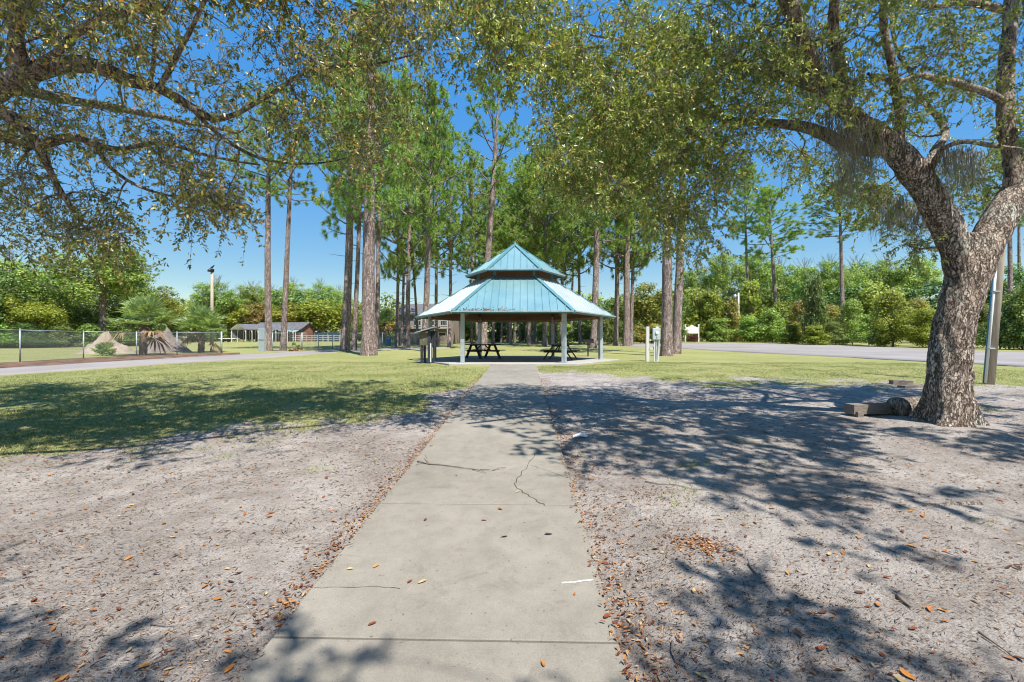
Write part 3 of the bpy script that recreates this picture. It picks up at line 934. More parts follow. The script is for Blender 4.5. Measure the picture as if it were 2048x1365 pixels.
# ------------------------------------------------------------------ chain link fences
def fence(pts, h, label, gap=.085, thick_ends=(), spacing=None):
    """pts: ground points of the posts"""
    o = empty('chain_link_fence', pts[0], 0, label, 'fence')
    base = Vector(pts[0])
    for k, p in enumerate(pts):
        r = .055 if k in thick_ends else .03
        q = Vector(p) - base
        pp = MB().tube([q, q + Vector((0, 0, h + .04))], r, 8).build('post', M['galv'], o, True)
        MB().tube([q + Vector((0, 0, h + .04)), q + Vector((0, 0, h + .08))], [r * 1.25, r * .3], 8).build('post_cap', M['galv'], pp, True)
    for a, b in zip(pts[:-1], pts[1:]):
        qa, qb = Vector(a) - base, Vector(b) - base
        up = Vector((0, 0, h))
        MB().tube([qa + up, qb + up], .021, 6).build('top_rail', M['galv'], o, True)
        L = (qb - qa).length
        t = (qb - qa) / L
        z0, z1 = .04, h - .03
        hh_ = z1 - z0
        mb = MB()
        n = int((L + hh_) / gap)
        for s_ in (0, 1):
            for k in range(n):
                u0 = -hh_ + k * gap
                ua, ub = max(u0, 0), min(u0 + hh_, L)
                if ub - ua < .02: continue
                za, zb = z0 + (ua - u0), z0 + (ub - u0)
                if s_: za, zb = z0 + z1 - za, z0 + z1 - zb
                pa, pb = qa + t * ua + Vector((0, 0, za)), qa + t * ub + Vector((0, 0, zb))
                mb.bar(pa, pb, .004, .004)
        mb.build('wire_mesh', M['wire'], o)
    return o
fp = [G(-140, 733), G(40, 725), G(167, 718), G(273, 713.5), G(354, 710.5), G(443, 707.5)]
fence(fp, 1.52, 'chain link fence along the mulch strip, running past the palms', thick_ends=(5,))
fp = [G(545, 703), G(604, 701), G(637, 699.5), G(665, 699), G(700, 697.8), G(765, 696.4), G(815, 695), G(868, 694)]
fence(fp, 1.48, 'chain link fence behind the pines, crossing to the house', thick_ends=(1,))

q = G(523, 704)
cb = empty('fence_gate_panel', q, R(-20), 'tall pale blue-grey sheet metal panel ending the fence', 'panel')
for k in range(3):
    MB().box((-.21 + .21 * k, 0, .92), (.205, .05, 1.84), None, .01).build('metal_sheet', M['cabinet'], cb)
MB().box((.36, 0, .95), (.07, .07, 1.9)).build('post', M['galv'], cb)
MB().box((0, -.04, .98), (.60, .03, .06)).build('rail', M['galv'], cb)

# ------------------------------------------------------------------ dirt heaps
def heap(name, px, d, w, h, mat, label, seed):
    n, mm = 48, 22
    rr = np.linspace(0, 1, mm)
    an = np.arange(n) / n * 2 * math.pi
    A, B = np.meshgrid(an, rr)
    x, y = (B * np.cos(A)).ravel(), (B * np.sin(A)).ravel()
    pr = np.stack([x * 3, y * 3, np.zeros_like(x) + seed], 1)
    wob = 1 + .18 * vnoise(np.stack([np.cos(A).ravel() * 1.5, np.sin(A).ravel() * 1.5, np.zeros_like(x) + seed], 1), seed)
    z = h * (np.clip(1 - B.ravel() ** 1.5, 0, 1) ** 1.5) * (1 + .3 * fbm(pr, 3, seed)) + .16 * fbm(pr * 3, 4, seed) * (1.1 - B.ravel()) - .06 * B.ravel() ** 4
    V = np.stack([x * w / 2 * wob, y * w / 2 * wob, z], 1)
    i = np.arange(mm - 1)[:, None] * n
    j = np.arange(n)[None, :]
    F = np.stack([i + j, i + (j + 1) % n, i + n + (j + 1) % n, i + n + j], -1).reshape(-1, 4)
    o = np_obj(name, V, F, mat, smooth=True)
    o.location = GD(px, d)
    return tag(o, label, 'heap')
heap('sand_heap', 213, 34, 4.0, 1.2, M['tan_sand'], 'tan sand heap behind the fence by the first palm', 3)
heap('soil_heap', 330, 36, 4.2, 1.75, M['grey_soil'], 'grey soil heap between the two palms', 8)

# ------------------------------------------------------------------ pickup truck behind the soil heap
q = GD(330, 72)
tk = empty('pickup_truck', q, R(8), 'white pickup truck parked behind the grey soil heap', 'truck')
def prism(pts, y0, y1):
    n = len(pts)
    return MB().add([(x, y0, z) for x, z in pts] + [(x, y1, z) for x, z in pts], [tuple(range(n)), tuple(range(2 * n - 1, n - 1, -1))] + [(i, n + i, n + (i + 1) % n, (i + 1) % n) for i in range(n)])
prism([(-2.7, .45), (2.7, .45), (2.72, 1.0), (2.6, 1.05), (.9, 1.1), (-1.1, 1.12), (-2.68, 1.0), (-2.75, .8)], -.95, .95).build('body', M['steel_white'], tk)
cabn = prism([(-1.1, 1.12), (.9, 1.12), (.72, 1.78), (.55, 1.84), (-.35, 1.84), (-.55, 1.78)], -.86, .86).build('cab', M['steel_white'], tk)
for x0, x1 in ((-.78, -.02), (.08, .68)):
    MB().add([(x0, -.873, 1.18), (x1, -.873, 1.18), (x1 - (.12 if x0 > 0 else 0), -.873, 1.68), (x0 + (.22 if x0 < 0 else 0), -.873, 1.68)], [(0, 1, 2, 3)]).build('window', M['glass_dark'], cabn)
for x in (-1.75, 1.7):
    for y in (-.9, .9):
        wv = MB().tube([(x, y - .12, .38), (x, y + .12, .38)], .38, 18).build('wheel', M['rubber'], tk, False)
        MB().tube([(x, y - .13, .38), (x, y + .13, .38)], .2, 14).build('rim', M['galv'], wv)
for y in (-.6, .6):
    MB().box((-2.74, y, .85), (.06, .3, .16)).build('headlight', M['pvc'], tk)
MB().box((-2.78, 0, .55), (.1, 1.9, .18)).build('bumper', M['galv'], tk)
# ------------------------------------------------------------------ carport and low buildings far left
q = GD(463, 80)
cp = empty('carport', q, 0, 'white steel-framed open carport with arched legs across the field', 'carport')
W_, L_, HW, HP = 3.6, 7.4, 2.15, 3.05
ax, ay = Vector((.93, -.36, 0)), Vector((.82, .57, 0))     # gable direction, length direction
c0 = Vector((0, 0, 0))
for k in range(9):
    o_ = c0 + ay * (L_ * k / 8)
    prof = [(0, 0), (0, HW - .25), (.22, HW + .05), (W_ / 2, HP), (W_ - .22, HW + .05), (W_, HW - .25), (W_, 0)]
    pts = [o_ + ax * a + Vector((0, 0, b)) for a, b in prof]
    MB().tube(pts, .05, 6).build('frame', M['steel_white'], cp)
    b0 = o_ + ax * W_ + Vector((0, 0, HW - .55)); b1 = o_ + ax * (W_ - .55) + Vector((0, 0, HW + .2))
    MB().tube([b0, b1], .035, 6).build('brace', M['steel_white'], cp)
for s_ in (0, 1):
    e0 = c0 - ay * .2 + ax * (0 - .1 if s_ == 0 else W_ + .1) + Vector((0, 0, HW + .02))
    r0 = c0 - ay * .2 + ax * (W_ / 2) + Vector((0, 0, HP + .07))
    dl = ay * (L_ + .4)
    vs = [e0, r0, r0 + dl, e0 + dl]
    MB().add(vs + [v - Vector((0, 0, .04)) for v in vs], [(0, 1, 2, 3), (7, 6, 5, 4), (0, 4, 5, 1), (1, 5, 6, 2), (2, 6, 7, 3), (3, 7, 4, 0)]).build('roof_sheet', M['roof_grey'] if s_ else M['steel_white'], cp)
for k in range(8):
    a = c0 + ay * (L_ * k / 8 + .05); b = c0 + ay * (L_ * (k + 1) / 8 - .05)
    MB().bar(a - ax * .02 + Vector((0, 0, 1.3)), b - ax * .02 + Vector((0, 0, 1.3)), .03, 1.7).build('wall_sheet', M['roof_grey'], cp)
tb = empty('flatbed_trailer', GD(457, 78), R(10), 'low white flatbed trailer parked beside the carport', 'trailer')
MB().box((0, 0, .62), (2.6, 1.4, .12)).build('bed', M['white_paint'], tb)
for x in (-.6, .3):
    MB().tube([(x, -.75, .28), (x, -.6, .28)], .28, 14).build('wheel', M['rubber'], tb)
MB().box((1.5, 0, .58), (.6, .1, .08)).build('hitch', M['galv'], tb)

def gable(name, loc, rz, w, l, hw, hp, wallm, roofm, label, cat='building', over=.35):
    o = empty(name, loc, rz, label, cat)
    wv = [(-w / 2, -l / 2, 0), (w / 2, -l / 2, 0), (w / 2, l / 2, 0), (-w / 2, l / 2, 0), (-w / 2, -l / 2, hw), (w / 2, -l / 2, hw), (w / 2, l / 2, hw), (-w / 2, l / 2, hw), (-w / 2, 0, hp), (w / 2, 0, hp)]
    wl_ = MB().add(wv, [(0, 1, 5, 4), (2, 3, 7, 6), (3, 0, 4, 8, 7), (1, 2, 6, 9, 5), (3, 2, 1, 0)]).build('wall', wallm, o)
    sl = (hp - hw) / (l / 2)
    for s_ in (-1, 1):
        y0, z0 = s_ * (l / 2 + over), hw - sl * over + .03
        vs = [(-w / 2 - over, y0, z0), (w / 2 + over, y0, z0), (w / 2 + over, 0, hp + .03), (-w / 2 - over, 0, hp + .03)]
        vs = vs + [(x, y, z + .12) for x, y, z in vs]
        MB().add(vs, [(3, 2, 1, 0), (4, 5, 6, 7), (0, 1, 5, 4), (1, 2, 6, 5), (2, 3, 7, 6), (3, 0, 4, 7)]).build('roof', roofm, o)
    return o, wl_

def window(o, x, y, z, w, h, frame=True):
    f = MB().box((x, y, z), (w + .16, .08, h + .16)).build('window', M['white_paint'], o)
    MB().box((x, y - .045, z), (w, .03, h)).build('pane', M['glass_dark'], f)

bo, bw = gable('brick_shed', GD(570, 88), R(-6), 9.5, 5, 2.3, 3.5, M['brick_red'], M['roof_grey'], 'long low red brick shed with dark roof and teal awning')
for x in (-3, -.6, 2.2):
    window(bo, x, -2.55, 1.35, .9, .9)
for x0, x1, mm in ((-3.6, .1, M['steel_white']), (.3, 4.8, M['awning'])):
    vs = [(x0, -2.52, 2.25), (x1, -2.52, 2.25), (x1, -4.0, 1.75), (x0, -4.0, 1.75)]
    MB().add(vs + [(x, y, z - .05) for x, y, z in vs], [(3, 2, 1, 0), (4, 5, 6, 7), (0, 1, 5, 4), (1, 2, 6, 5), (2, 3, 7, 6), (3, 0, 4, 7)]).build('awning', mm, bo)
    for x in (x0 + .1, (x0 + x1) / 2, x1 - .1):
        MB().box((x, -3.92, .86), (.08, .08, 1.72)).build('awning_post', M['steel_white'], bo)
bo, bw = gable('small_shed', GD(614, 92), R(8), 4.2, 3.4, 1.75, 2.35, M['tan_wall'], M['white_paint'], 'small tan shed with low white gable roof beyond the fence')
window(bo, .6, -1.74, 1.0, .7, .7)
MB().box((-.9, -1.73, .85), (.8, .06, 1.7)).build('door', M['brick_red'], bo)
# white rail fence
q0, q1 = GD(580, 84), GD(690, 84)
wf = empty('rail_fence', q0, 0, 'white three-rail paddock fence in front of the sheds', 'fence')
d = q1 - q0
for k in range(11):
    p = d * (k / 10)
    MB().box((p.x, p.y, .62 + p.z), (.13, .13, 1.25)).build('post', M['dull_rail'], wf)
for k in range(10):
    for z in (.4, .75, 1.1):
        a, b = d * (k / 10), d * ((k + 1) / 10)
        MB().bar(a + Vector((.07, -.08, z)), b + Vector((-.07, -.08, z)), .04, .12).build('rail', M['dull_rail'], wf)
q = GD(660, 90)
tn = empty('tarp_shelter', q, R(4), 'low navy blue tarp shelter behind the paddock fence', 'shelter')
prism([(-2.6, 0), (2.6, 0), (2.3, 1.5), (1.2, 1.72), (-1.4, 1.72), (-2.4, 1.4)], -1.2, 1.2).build('cover', M['navy_tarp'], tn)
for x in (-2.45, 0, 2.45):
    MB().box((x, -1.26, .75), (.08, .08, 1.5)).build('post', M['galv'], tn)

# house left of the pavilion
ho, hw_ = gable('house', GD(862, 66), R(-3), 7.6, 6.5, 4.0, 5.6, M['tan_wall'], M['roof_grey'], 'two-storey tan house with grey roof and balcony behind the pavilion', 'house')
for x in (-2.7, -1.0, .8, 2.6):
    window(ho, x, -3.3, 3.1, .9, 1.1)
for x in (-2.4, 2.4):
    window(ho, x, -3.3, .95, .9, 1.1)
MB().box((-.2, -3.29, 1.0), (1.0, .1, 2.0)).build('door', M['white_paint'], ho)
bal = MB().box((0, -4.1, 2.1), (7.4, 1.6, .16)).build('balcony', M['dull_rail'], ho)
for k in range(5):
    MB().box((-3.5 + 1.75 * k, -4.8, 1.95), (.16, .16, 3.9)).build('balcony_post', M['dull_rail'], ho)
MB().box((0, -4.8, 3.1), (7.2, .08, .10)).build('handrail', M['dull_rail'], bal)
for k in range(24):
    MB().box((-3.45 + .3 * k, -4.8, 2.62), (.05, .05, .86)).build('baluster', M['dull_rail'], bal)
MB().box((0, -4.85, 3.95), (7.9, .12, .22)).build('fascia', M['dull_rail'], ho)
bo, bw = gable('white_cottage', GD(1083, 92), R(0), 3.4, 3, 2.6, 3.6, M['white_paint'], M['roof_grey'], 'small white cottage glimpsed between trunks beneath the pavilion roof', 'house')
window(bo, 0, -1.54, 1.6, .8, .9)
q = GD(777, 52)
bb = empty('barrel', q, 0, 'blue plastic barrel in front of the house fence', 'barrel')
MB().tube([(0, 0, 0), (0, 0, .1), (0, 0, .45), (0, 0, .8), (0, 0, .9)], [.27, .29, .31, .29, .27], 18).build('drum', M['blue_plastic'], bb, True)
for z in (.3, .6):
    MB().tube([(0, 0, z - .02), (0, 0, z + .02)], .325, 18).build('hoop', M['blue_plastic'], bb)
q0, q1 = GD(745, 58), GD(905, 58)
wf = empty('picket_fence', q0, 0, 'brown board fence below the house balcony', 'fence')
d = q1 - q0
for k in range(7):
    p = d * (k / 6)
    MB().box((p.x, p.y + .06, .62 + p.z), (.12, .12, 1.3)).build('post', M['grey_wood'], wf)
for z in (.3, 1.0):
    MB().bar(Vector((0, .0, z)), d + Vector((0, 0, z)), .04, .10).build('rail', M['grey_wood'], wf)
for k in range(70):
    p = d * (k / 69)
    MB().box((p.x, p.y - .035, .62 + p.z), (.10, .022, 1.16)).build('picket', M['grey_wood'], wf)
q0 = G(590, 700)
p0 = G(538, 702.5); p1 = G(572, 702.8)
o, d = timber('landscape_timber', p0, p1, .12, .10, 'thin pale timber lying at the feet of the paired pines', 'timber')
# ------------------------------------------------------------------ leaf meshes
def rand_unit(n, rng=RNG):
    v = rng.normal(size=(n, 3))
    return unit(v)

def leaves_np(c, d, nrm, L, W, fold=.18):
    """c base points, d axis, nrm leaf normal: 6-vertex leaf of two quads"""
    n = len(c)
    s = unit(np.cross(d, nrm))
    nn = np.cross(s, d)
    L, W = L[:, None], W[:, None]
    V = np.empty((n, 6, 3))
    V[:, 0] = c
    V[:, 1] = c + d * L * .30 + s * W * .46 + nn * W * fold
    V[:, 2] = c + d * L * .70 + s * W * .40 + nn * W * fold * .6
    V[:, 3] = c + d * L - nn * L * .06
    V[:, 4] = c + d * L * .70 - s * W * .40 + nn * W * fold * .6
    V[:, 5] = c + d * L * .30 - s * W * .46 + nn * W * fold
    b = (np.arange(n) * 6)[:, None]
    F = np.concatenate([b + np.array([0, 1, 2, 3]), b + np.array([0, 3, 4, 5])])
    return V.reshape(-1, 3), F

def cards_np(c, nrm, size, aspect, rng=RNG):
    n = len(c)
    t = unit(np.cross(nrm, rand_unit(n, rng)))
    s = np.cross(nrm, t)
    a, b = (size * .5)[:, None], (size * .5 * aspect)[:, None]
    V = np.stack([c - t * a, c + s * b, c + t * a, c - s * b], 1).reshape(-1, 3)
    F = (np.arange(n) * 4)[:, None] + np.array([0, 1, 2, 3])
    return V, F

def prisms_np(pts, r0, r1):
    """K polylines (K,S,3) -> three-sided tapering tubes"""
    K, S, _ = pts.shape
    t = np.gradient(pts, axis=1)
    t = unit(t)
    ref = np.where(np.abs(t[..., 2:3]) < .9, np.array([0, 0, 1.0]), np.array([1.0, 0, 0]))
    x = unit(np.cross(t, ref)); y = np.cross(t, x)
    rr = (r0[:, None] * (1 - np.linspace(0, 1, S))[None] + r1[:, None] * np.linspace(0, 1, S)[None])[..., None]
    V = np.stack([pts + rr * (math.cos(a) * x + math.sin(a) * y) for a in (0, 2.094, 4.189)], 2)   # K,S,3,3
    V = V.reshape(-1, 3)
    b = (np.arange(K) * S * 3)[:, None, None] + (np.arange(S - 1) * 3)[None, :, None]
    F = [(b + np.array([k, (k + 1) % 3, 3 + (k + 1) % 3, 3 + k])).reshape(-1, 4) for k in range(3)]
    return V, np.concatenate(F)

def join(parts):
    Vs, Fs, n = [], [], 0
    for V, F in parts:
        Vs.append(V); Fs.append(F + n); n += len(V)
    return np.concatenate(Vs), np.concatenate(Fs)

# ------------------------------------------------------------------ oaks
def inside(poly, x, y):
    r = np.zeros(len(x), bool)
    n = len(poly)
    for k in range(n):
        x0, y0 = poly[k]; x1, y1 = poly[(k + 1) % n]
        c = ((y0 > y) != (y1 > y)) & (x < (x1 - x0) * (y - y0) / (y1 - y0 + 1e-9) + x0)
        r ^= c
    return r

def region_clusters(poly, n, d0, d1, rng):
    xs, ys = [p[0] for p in poly], [p[1] for p in poly]
    x = rng.uniform(min(xs), max(xs), n * 12); y = rng.uniform(min(ys), max(ys), n * 12)
    k = np.where(inside(poly, x, y))[0][:n]
    d = rng.uniform(d0, d1, len(k))
    return np.array([tuple(P(x[i], y[i], dd)) for i, dd in zip(k, d)])

def box_clusters(n, x, y, z, rng):
    return np.stack([rng.uniform(*x, n), rng.uniform(*y, n), rng.uniform(*z, n)], 1)

def clump_clusters(nc, per, x, y, z, rng, rad=.55):
    c = box_clusters(nc, x, y, z, rng)
    return np.repeat(c, per, 0) + rng.normal(size=(nc * per, 3)) * rad * np.array([1, 1, .6])

def oak(name, base, trunk_tubes, limbs, clusters, per, leafmat, label, rng, leafL=.054, twigs=(9, 15), spread=.42, boost=None, slim=.57, limb_slim=.66):
    t = empty(name, base, 0, label, 'tree', 'live oaks framing the view')
    B = np.array(tuple(base))
    parts = []
    for pts, rad, n, rings in trunk_tubes:
        q, r = resample(pts, np.array(rad) * slim, rings)
        V, F = tube_np(q, r, n)
        # bark relief and fluting in the mesh itself
        cen = np.repeat(q, n, 0)
        nr = unit(V - cen)
        hv = V - B
        ang = np.arctan2(nr[:, 1], nr[:, 0])
        flare = np.clip(np.cos(5 * ang + .6) * .5 + np.cos(3 * ang) * .5, -.4, 1) * .22 * np.exp(-np.clip(hv[:, 2], 0, 9) / .28) * (hv[:, 2] < 1.6)
        rel = fbm(np.stack([V[:, 0] * 16, V[:, 1] * 16, V[:, 2] * 3.5], 1), 3, 5) * .024 + fbm(hv * np.array([2.2, 2.2, 1.2]), 3, 7) * .035 + flare * 1.3
        V = V + nr * (rel * np.clip(np.repeat(r, n) / .3, .2, 1))[:, None]
        parts.append((V, F))
    V, F = join(parts)
    np_obj('trunk', V - B, F, M['oak_bark'], t, True)
    # limbs
    nodes, nrad = [], []
    parts = []
    for pts, rad in limbs:
        L = sum((Vector(b) - Vector(a)).length for a, b in zip(pts[:-1], pts[1:]))
        q, r = resample(pts, np.array(rad) * limb_slim, max(8, int(L / .12)))
        q = q + np.stack([vnoise(q * 1.7 + 3 * k, 40 + k) for k in range(3)], 1) * .05
        nodes += list(q[2:]); nrad += list(r[2:])
        n = 14 if max(rad) > .15 else 9
        V, F = tube_np(q, r, n)
        nr = unit(V - np.repeat(q, n, 0))
        V = V + nr * (fbm(V * np.array([9, 9, 9]), 2, 6) * .12 * np.repeat(r, n))[:, None]
        parts.append((V, F))
    for pts, rad, n, rings in trunk_tubes:
        q, r = resample(pts, rad, 12)
        nodes += list(q[8:]); nrad += list(r[8:])
    V, F = join(parts)
    np_obj('limb', V - B, F, M['oak_branch'], t, True)
    # branch network joining the leaf clusters to the limbs
    nodes = np.array(nodes); nrad = np.array(nrad)
    plen = np.zeros(len(nodes))
    dist0 = np.array([np.min(np.linalg.norm(nodes - c, axis=1)) for c in clusters])
    order = np.argsort(dist0)
    br = []
    NA = np.empty((len(nodes) + len(clusters) * 4, 3)); NA[:len(nodes)] = nodes
    NP = np.zeros(len(NA)); NR = np.zeros(len(NA)); NR[:len(nodes)] = nrad
    m = len(nodes)
    for ci in order:
        c = clusters[ci]
        dd = np.linalg.norm(NA[:m] - c, axis=1)
        k = np.argmin(dd + NP[:m] * .45)
        p0 = NA[k]
        L = dd[k]
        mid1 = p0 * .62 + c * .38 + rng.normal(size=3) * .10 * L + np.array([0, 0, .10 * L])
        mid2 = p0 * .28 + c * .72 + rng.normal(size=3) * .07 * L + np.array([0, 0, .09 * L])
        r0 = min(NR[k] * .7, .010 + .016 * L)
        r0 = max(r0, .007)
        br.append((np.array([p0, mid1, mid2, c]), r0))
        for q_, f in ((mid1, .8), (mid2, .6), (c, .45)):
            NA[m] = q_; NP[m] = NP[k] + L * (1 - f * .5); NR[m] = r0 * f; m += 1
    parts = []
    for pts, r0 in br:
        q, r = resample(pts, [r0, r0 * .8, r0 * .6, r0 * .35], 7)
        parts.append(tube_np(q, r, 4))
    V, F = join(parts)
    np_obj('branch', V - B, F, M['oak_branch'], t, True)
    # twigs and leaves
    C = len(clusters)
    nt_ = rng.integers(twigs[0], twigs[1], C)
    ci = np.repeat(np.arange(C), nt_)
    K = len(ci)
    dirs = rand_unit(K, rng)
    dirs[:, 2] = dirs[:, 2] * .75 - .12
    dirs = unit(dirs)
    Lt = rng.uniform(.55, 1.25, K) * spread
    st = clusters[ci] + dirs * rng.uniform(0, .08, K)[:, None]
    S = 3
    tt = np.linspace(0, 1, S)[None, :, None]
    droop = rng.uniform(.1, .6, K)[:, None, None] * Lt[:, None, None]
    wig = rng.normal(size=(K, 1, 3)) * .12 * Lt[:, None, None]
    pts = st[:, None] + dirs[:, None] * Lt[:, None, None] * tt + np.array([0, 0, -1.0]) * droop * tt ** 2 + wig * np.sin(tt * 3.14)
    V, F = prisms_np(pts, np.full(K, .0042), np.full(K, .0016))
    np_obj('twigs', V - B, F, M['oak_branch'], t)['kind'] = 'stuff'
    ti = np.repeat(np.arange(K), per)
    n = len(ti)
    u = 1.02 - .85 * rng.random(n) ** 1.7
    x = np.clip(u * (S - 1), 0, S - 1.001); i0 = x.astype(int); f = (x - i0)[:, None]
    pos = pts[ti, i0] * (1 - f) + pts[ti, np.minimum(i0 + 1, S - 1)] * f + rng.normal(size=(n, 3)) * .012
    td = unit(pts[ti, np.minimum(i0 + 1, S - 1)] - pts[ti, i0])
    ld = unit(td * .55 + rand_unit(n, rng) * .85 + np.array([0, 0, -.22]))
    ln = unit(rand_unit(n, rng) + np.array([0, 0, .8]))
    if boost is not None:      # fewer, larger leaves on the foliage high overhead
        kp = (boost[ci[ti]] < 1.2) | (rng.random(n) < .55)
        pos, ld, ln, ti = pos[kp], ld[kp], ln[kp], ti[kp]
        n = len(ti)
    Ls = rng.uniform(.65, 1.25, n) * leafL * (1 if boost is None else boost[ci[ti]])
    Wd = Ls * rng.uniform(.34, .5, n)
    big_ = np.zeros(n, bool) if boost is None else boost[ci[ti]] > 1.2
    V, F = leaves_np(pos[~big_], ld[~big_], ln[~big_], Ls[~big_], Wd[~big_])
    if big_.any():          # high foliage far above: plain four-point leaves
        c_, d_, l_, w_ = pos[big_], ld[big_], Ls[big_][:, None], Wd[big_][:, None]
        s_ = unit(np.cross(d_, ln[big_]))
        V2 = np.stack([c_, c_ + d_ * l_ * .5 + s_ * w_ * .6, c_ + d_ * l_, c_ + d_ * l_ * .5 - s_ * w_ * .6], 1).reshape(-1, 3)
        V, F = join([(V, F), (V2, (np.arange(len(c_)) * 4)[:, None] + np.array([0, 1, 2, 3]))])
    cr = np_obj('crown', V - B, F, leafmat, t)
    cr['kind'] = 'stuff'
    return t

def moss(parent, pts, rng, strands=70, lo=.25, hi=.8, spread=.12):
    B = np.array(tuple(parent.location))
    K = strands * len(pts)
    st = np.repeat(np.array([tuple(p) for p in pts]), strands, 0) + rng.normal(size=(K, 3)) * spread * np.array([1, 1, .35])
    L = rng.uniform(lo, hi, K) * np.repeat(rng.uniform(.6, 1.25, len(pts)), strands)
    S = 6
    tt = np.linspace(0, 1, S)[None, :, None]
    q = st[:, None] + np.array([0, 0, -1.0]) * L[:, None, None] * tt + (rng.normal(size=(K, S, 3)) * .034) * tt ** .5 + rng.normal(size=(K, 1, 3)) * .06 * np.array([1, 1, 0]) * tt
    V, F = prisms_np(q, np.full(K, .0048), np.full(K, .0016))
    o = np_obj('spanish_moss', V - B, F, M['moss'], parent)
    o['kind'] = 'stuff'
    return o

rng = np.random.default_rng(11)
# ---- the large oak at the right
ob = G(1900, 852)
D0 = 7.45
def Q(px, py, d=D0): return P(px, py, d)
trunk = [([Q(1902, 905), Q(1902, 862), Q(1902, 835), Q(1901, 800), Q(1901, 750), Q(1902, 700), Q(1910, 650), Q(1922, 600), Q(1936, 548), Q(1950, 500), Q(1956, 470)],
          [.74, .66, .56, .51, .485, .47, .465, .475, .47, .40, .28], 72, 110),
         ([Q(1930, 580), Q(1922, 530), Q(1905, 480), Q(1880, 428, 7.4), Q(1846, 370, 7.35), Q(1803, 316, 7.3), Q(1768, 280, 7.25), Q(1722, 248, 7.2), Q(1682, 214, 7.15), Q(1640, 180, 7.1), Q(1612, 140, 7.1)],
          [.36, .385, .385, .37, .345, .32, .29, .25, .20, .155, .12], 48, 96),
         ([Q(1942, 580, 7.5), Q(1958, 525, 7.5), Q(1984, 465, 7.55), Q(2020, 405, 7.6), Q(2070, 340, 7.7), Q(2140, 262, 7.9), Q(2240, 160, 8.1), Q(2330, 40, 8.3)],
          [.34, .40, .405, .39, .35, .30, .25, .2], 48, 80)]
limbs = [
    ([Q(1780, 296, 7.3), Q(1738, 300, 7.25), Q(1690, 290, 7.3), Q(1640, 268, 7.4), Q(1585, 255, 7.6), Q(1530, 246, 7.8), Q(1455, 240, 8.2), Q(1360, 225, 8.6), Q(1260, 240, 9.0), Q(1165, 230, 9.3)], [.19, .17, .155, .14, .12, .10, .08, .06, .045, .03]),
    ([Q(2032, 400, 7.6), Q(2022, 320, 7.6), Q(2012, 230, 7.65), Q(2014, 140, 7.7), Q(2024, 20, 7.8), Q(2020, -140, 7.9), Q(1990, -300, 7.9)], [.22, .185, .17, .16, .145, .12, .08]),
    ([Q(2012, 210, 7.65), Q(1970, 186, 7.5), Q(1915, 165, 7.3), Q(1855, 150, 7.1), Q(1800, 165, 6.9), Q(1740, 150, 6.7)], [.10, .09, .08, .065, .05, .03]),
    ([Q(1690, 222, 7.15), Q(1676, 130, 7.0), Q(1668, 20, 6.9), Q(1650, -120, 6.7), Q(1600, -260, 6.4)], [.15, .125, .115, .10, .07]),
    ([Q(1622, 165, 7.1), Q(1596, 100, 7.0), Q(1575, 20, 6.8), Q(1520, -90, 6.5), Q(1380, -170, 6.2), Q(1200, -190, 5.9), Q(1030, -170, 5.7), Q(880, -150, 5.6)], [.13, .12, .115, .11, .095, .075, .055, .03]),
    ([Q(1640, 185, 7.1), Q(1570, 150, 7.4), Q(1480, 120, 7.7), Q(1380, 95, 8.0), Q(1280, 90, 8.2), Q(1180, 70, 8.4)], [.12, .10, .08, .065, .045, .03]),
    ([Q(1800, 312, 7.3), Q(1796, 230, 7.2), Q(1782, 130, 7.0), Q(1770, 10, 6.8), Q(1790, -150, 6.4)], [.12, .10, .09, .075, .05]),
    ([Q(1852, 372, 7.3), Q(1880, 310, 7.1), Q(1930, 290, 6.9), Q(1985, 292, 6.7), Q(2040, 300, 6.5)], [.07, .06, .05, .045, .03]),
    ([Q(1850, 345, 7.5), Q(1875, 300, 7.8), Q(1890, 260, 8.2), Q(1850, 200, 8.8), Q(1800, 120, 9.3), Q(1780, 0, 9.6)], [.10, .09, .08, .065, .05, .03]),
    ([Q(1660, 195, 7.1), Q(1600, 60, 6.2), Q(1500, -200, 5.0), Q(1350, -500, 4.0)], [.12, .11, .09, .06]),
    ([Q(2080, 330, 7.7), Q(2080, 100, 6.8), Q(2000, -300, 5.2), Q(1850, -900, 3.6)], [.2, .17, .13, .08]),
    ([Q(2022, 20, 7.8), Q(1930, 10, 8.0), Q(1850, 15, 8.2), Q(1790, -30, 8.3)], [.09, .08, .065, .04]),
]
pr_dense = [(1080, 40), (1500, -30), (1560, 60), (1540, 200), (1480, 300), (1440, 380), (1425, 470), (1385, 520), (1340, 480), (1270, 405), (1180, 410), (1120, 370), (1085, 300), (1095, 220), (1070, 150)]
pr_mid = [(880, -60), (1120, -60), (1110, 90), (1085, 170), (1050, 130), (1000, 150), (965, 165), (925, 130), (885, 60)]
pr_right = [(1520, -60), (2100, -60), (2100, 240), (1990, 250), (1900, 230), (1830, 290), (1740, 240), (1620, 230), (1520, 240)]
pr_low = [(1450, 290), (1600, 275), (1720, 310), (1800, 380), (1850, 470), (1835, 520), (1770, 450), (1690, 400), (1590, 335), (1490, 330)]
pr_far = [(1830, 330), (1960, 330), (1990, 420), (1930, 420), (1880, 390)]
pr_edge = [(2030, 250), (2150, 230), (2150, 480), (2040, 420)]
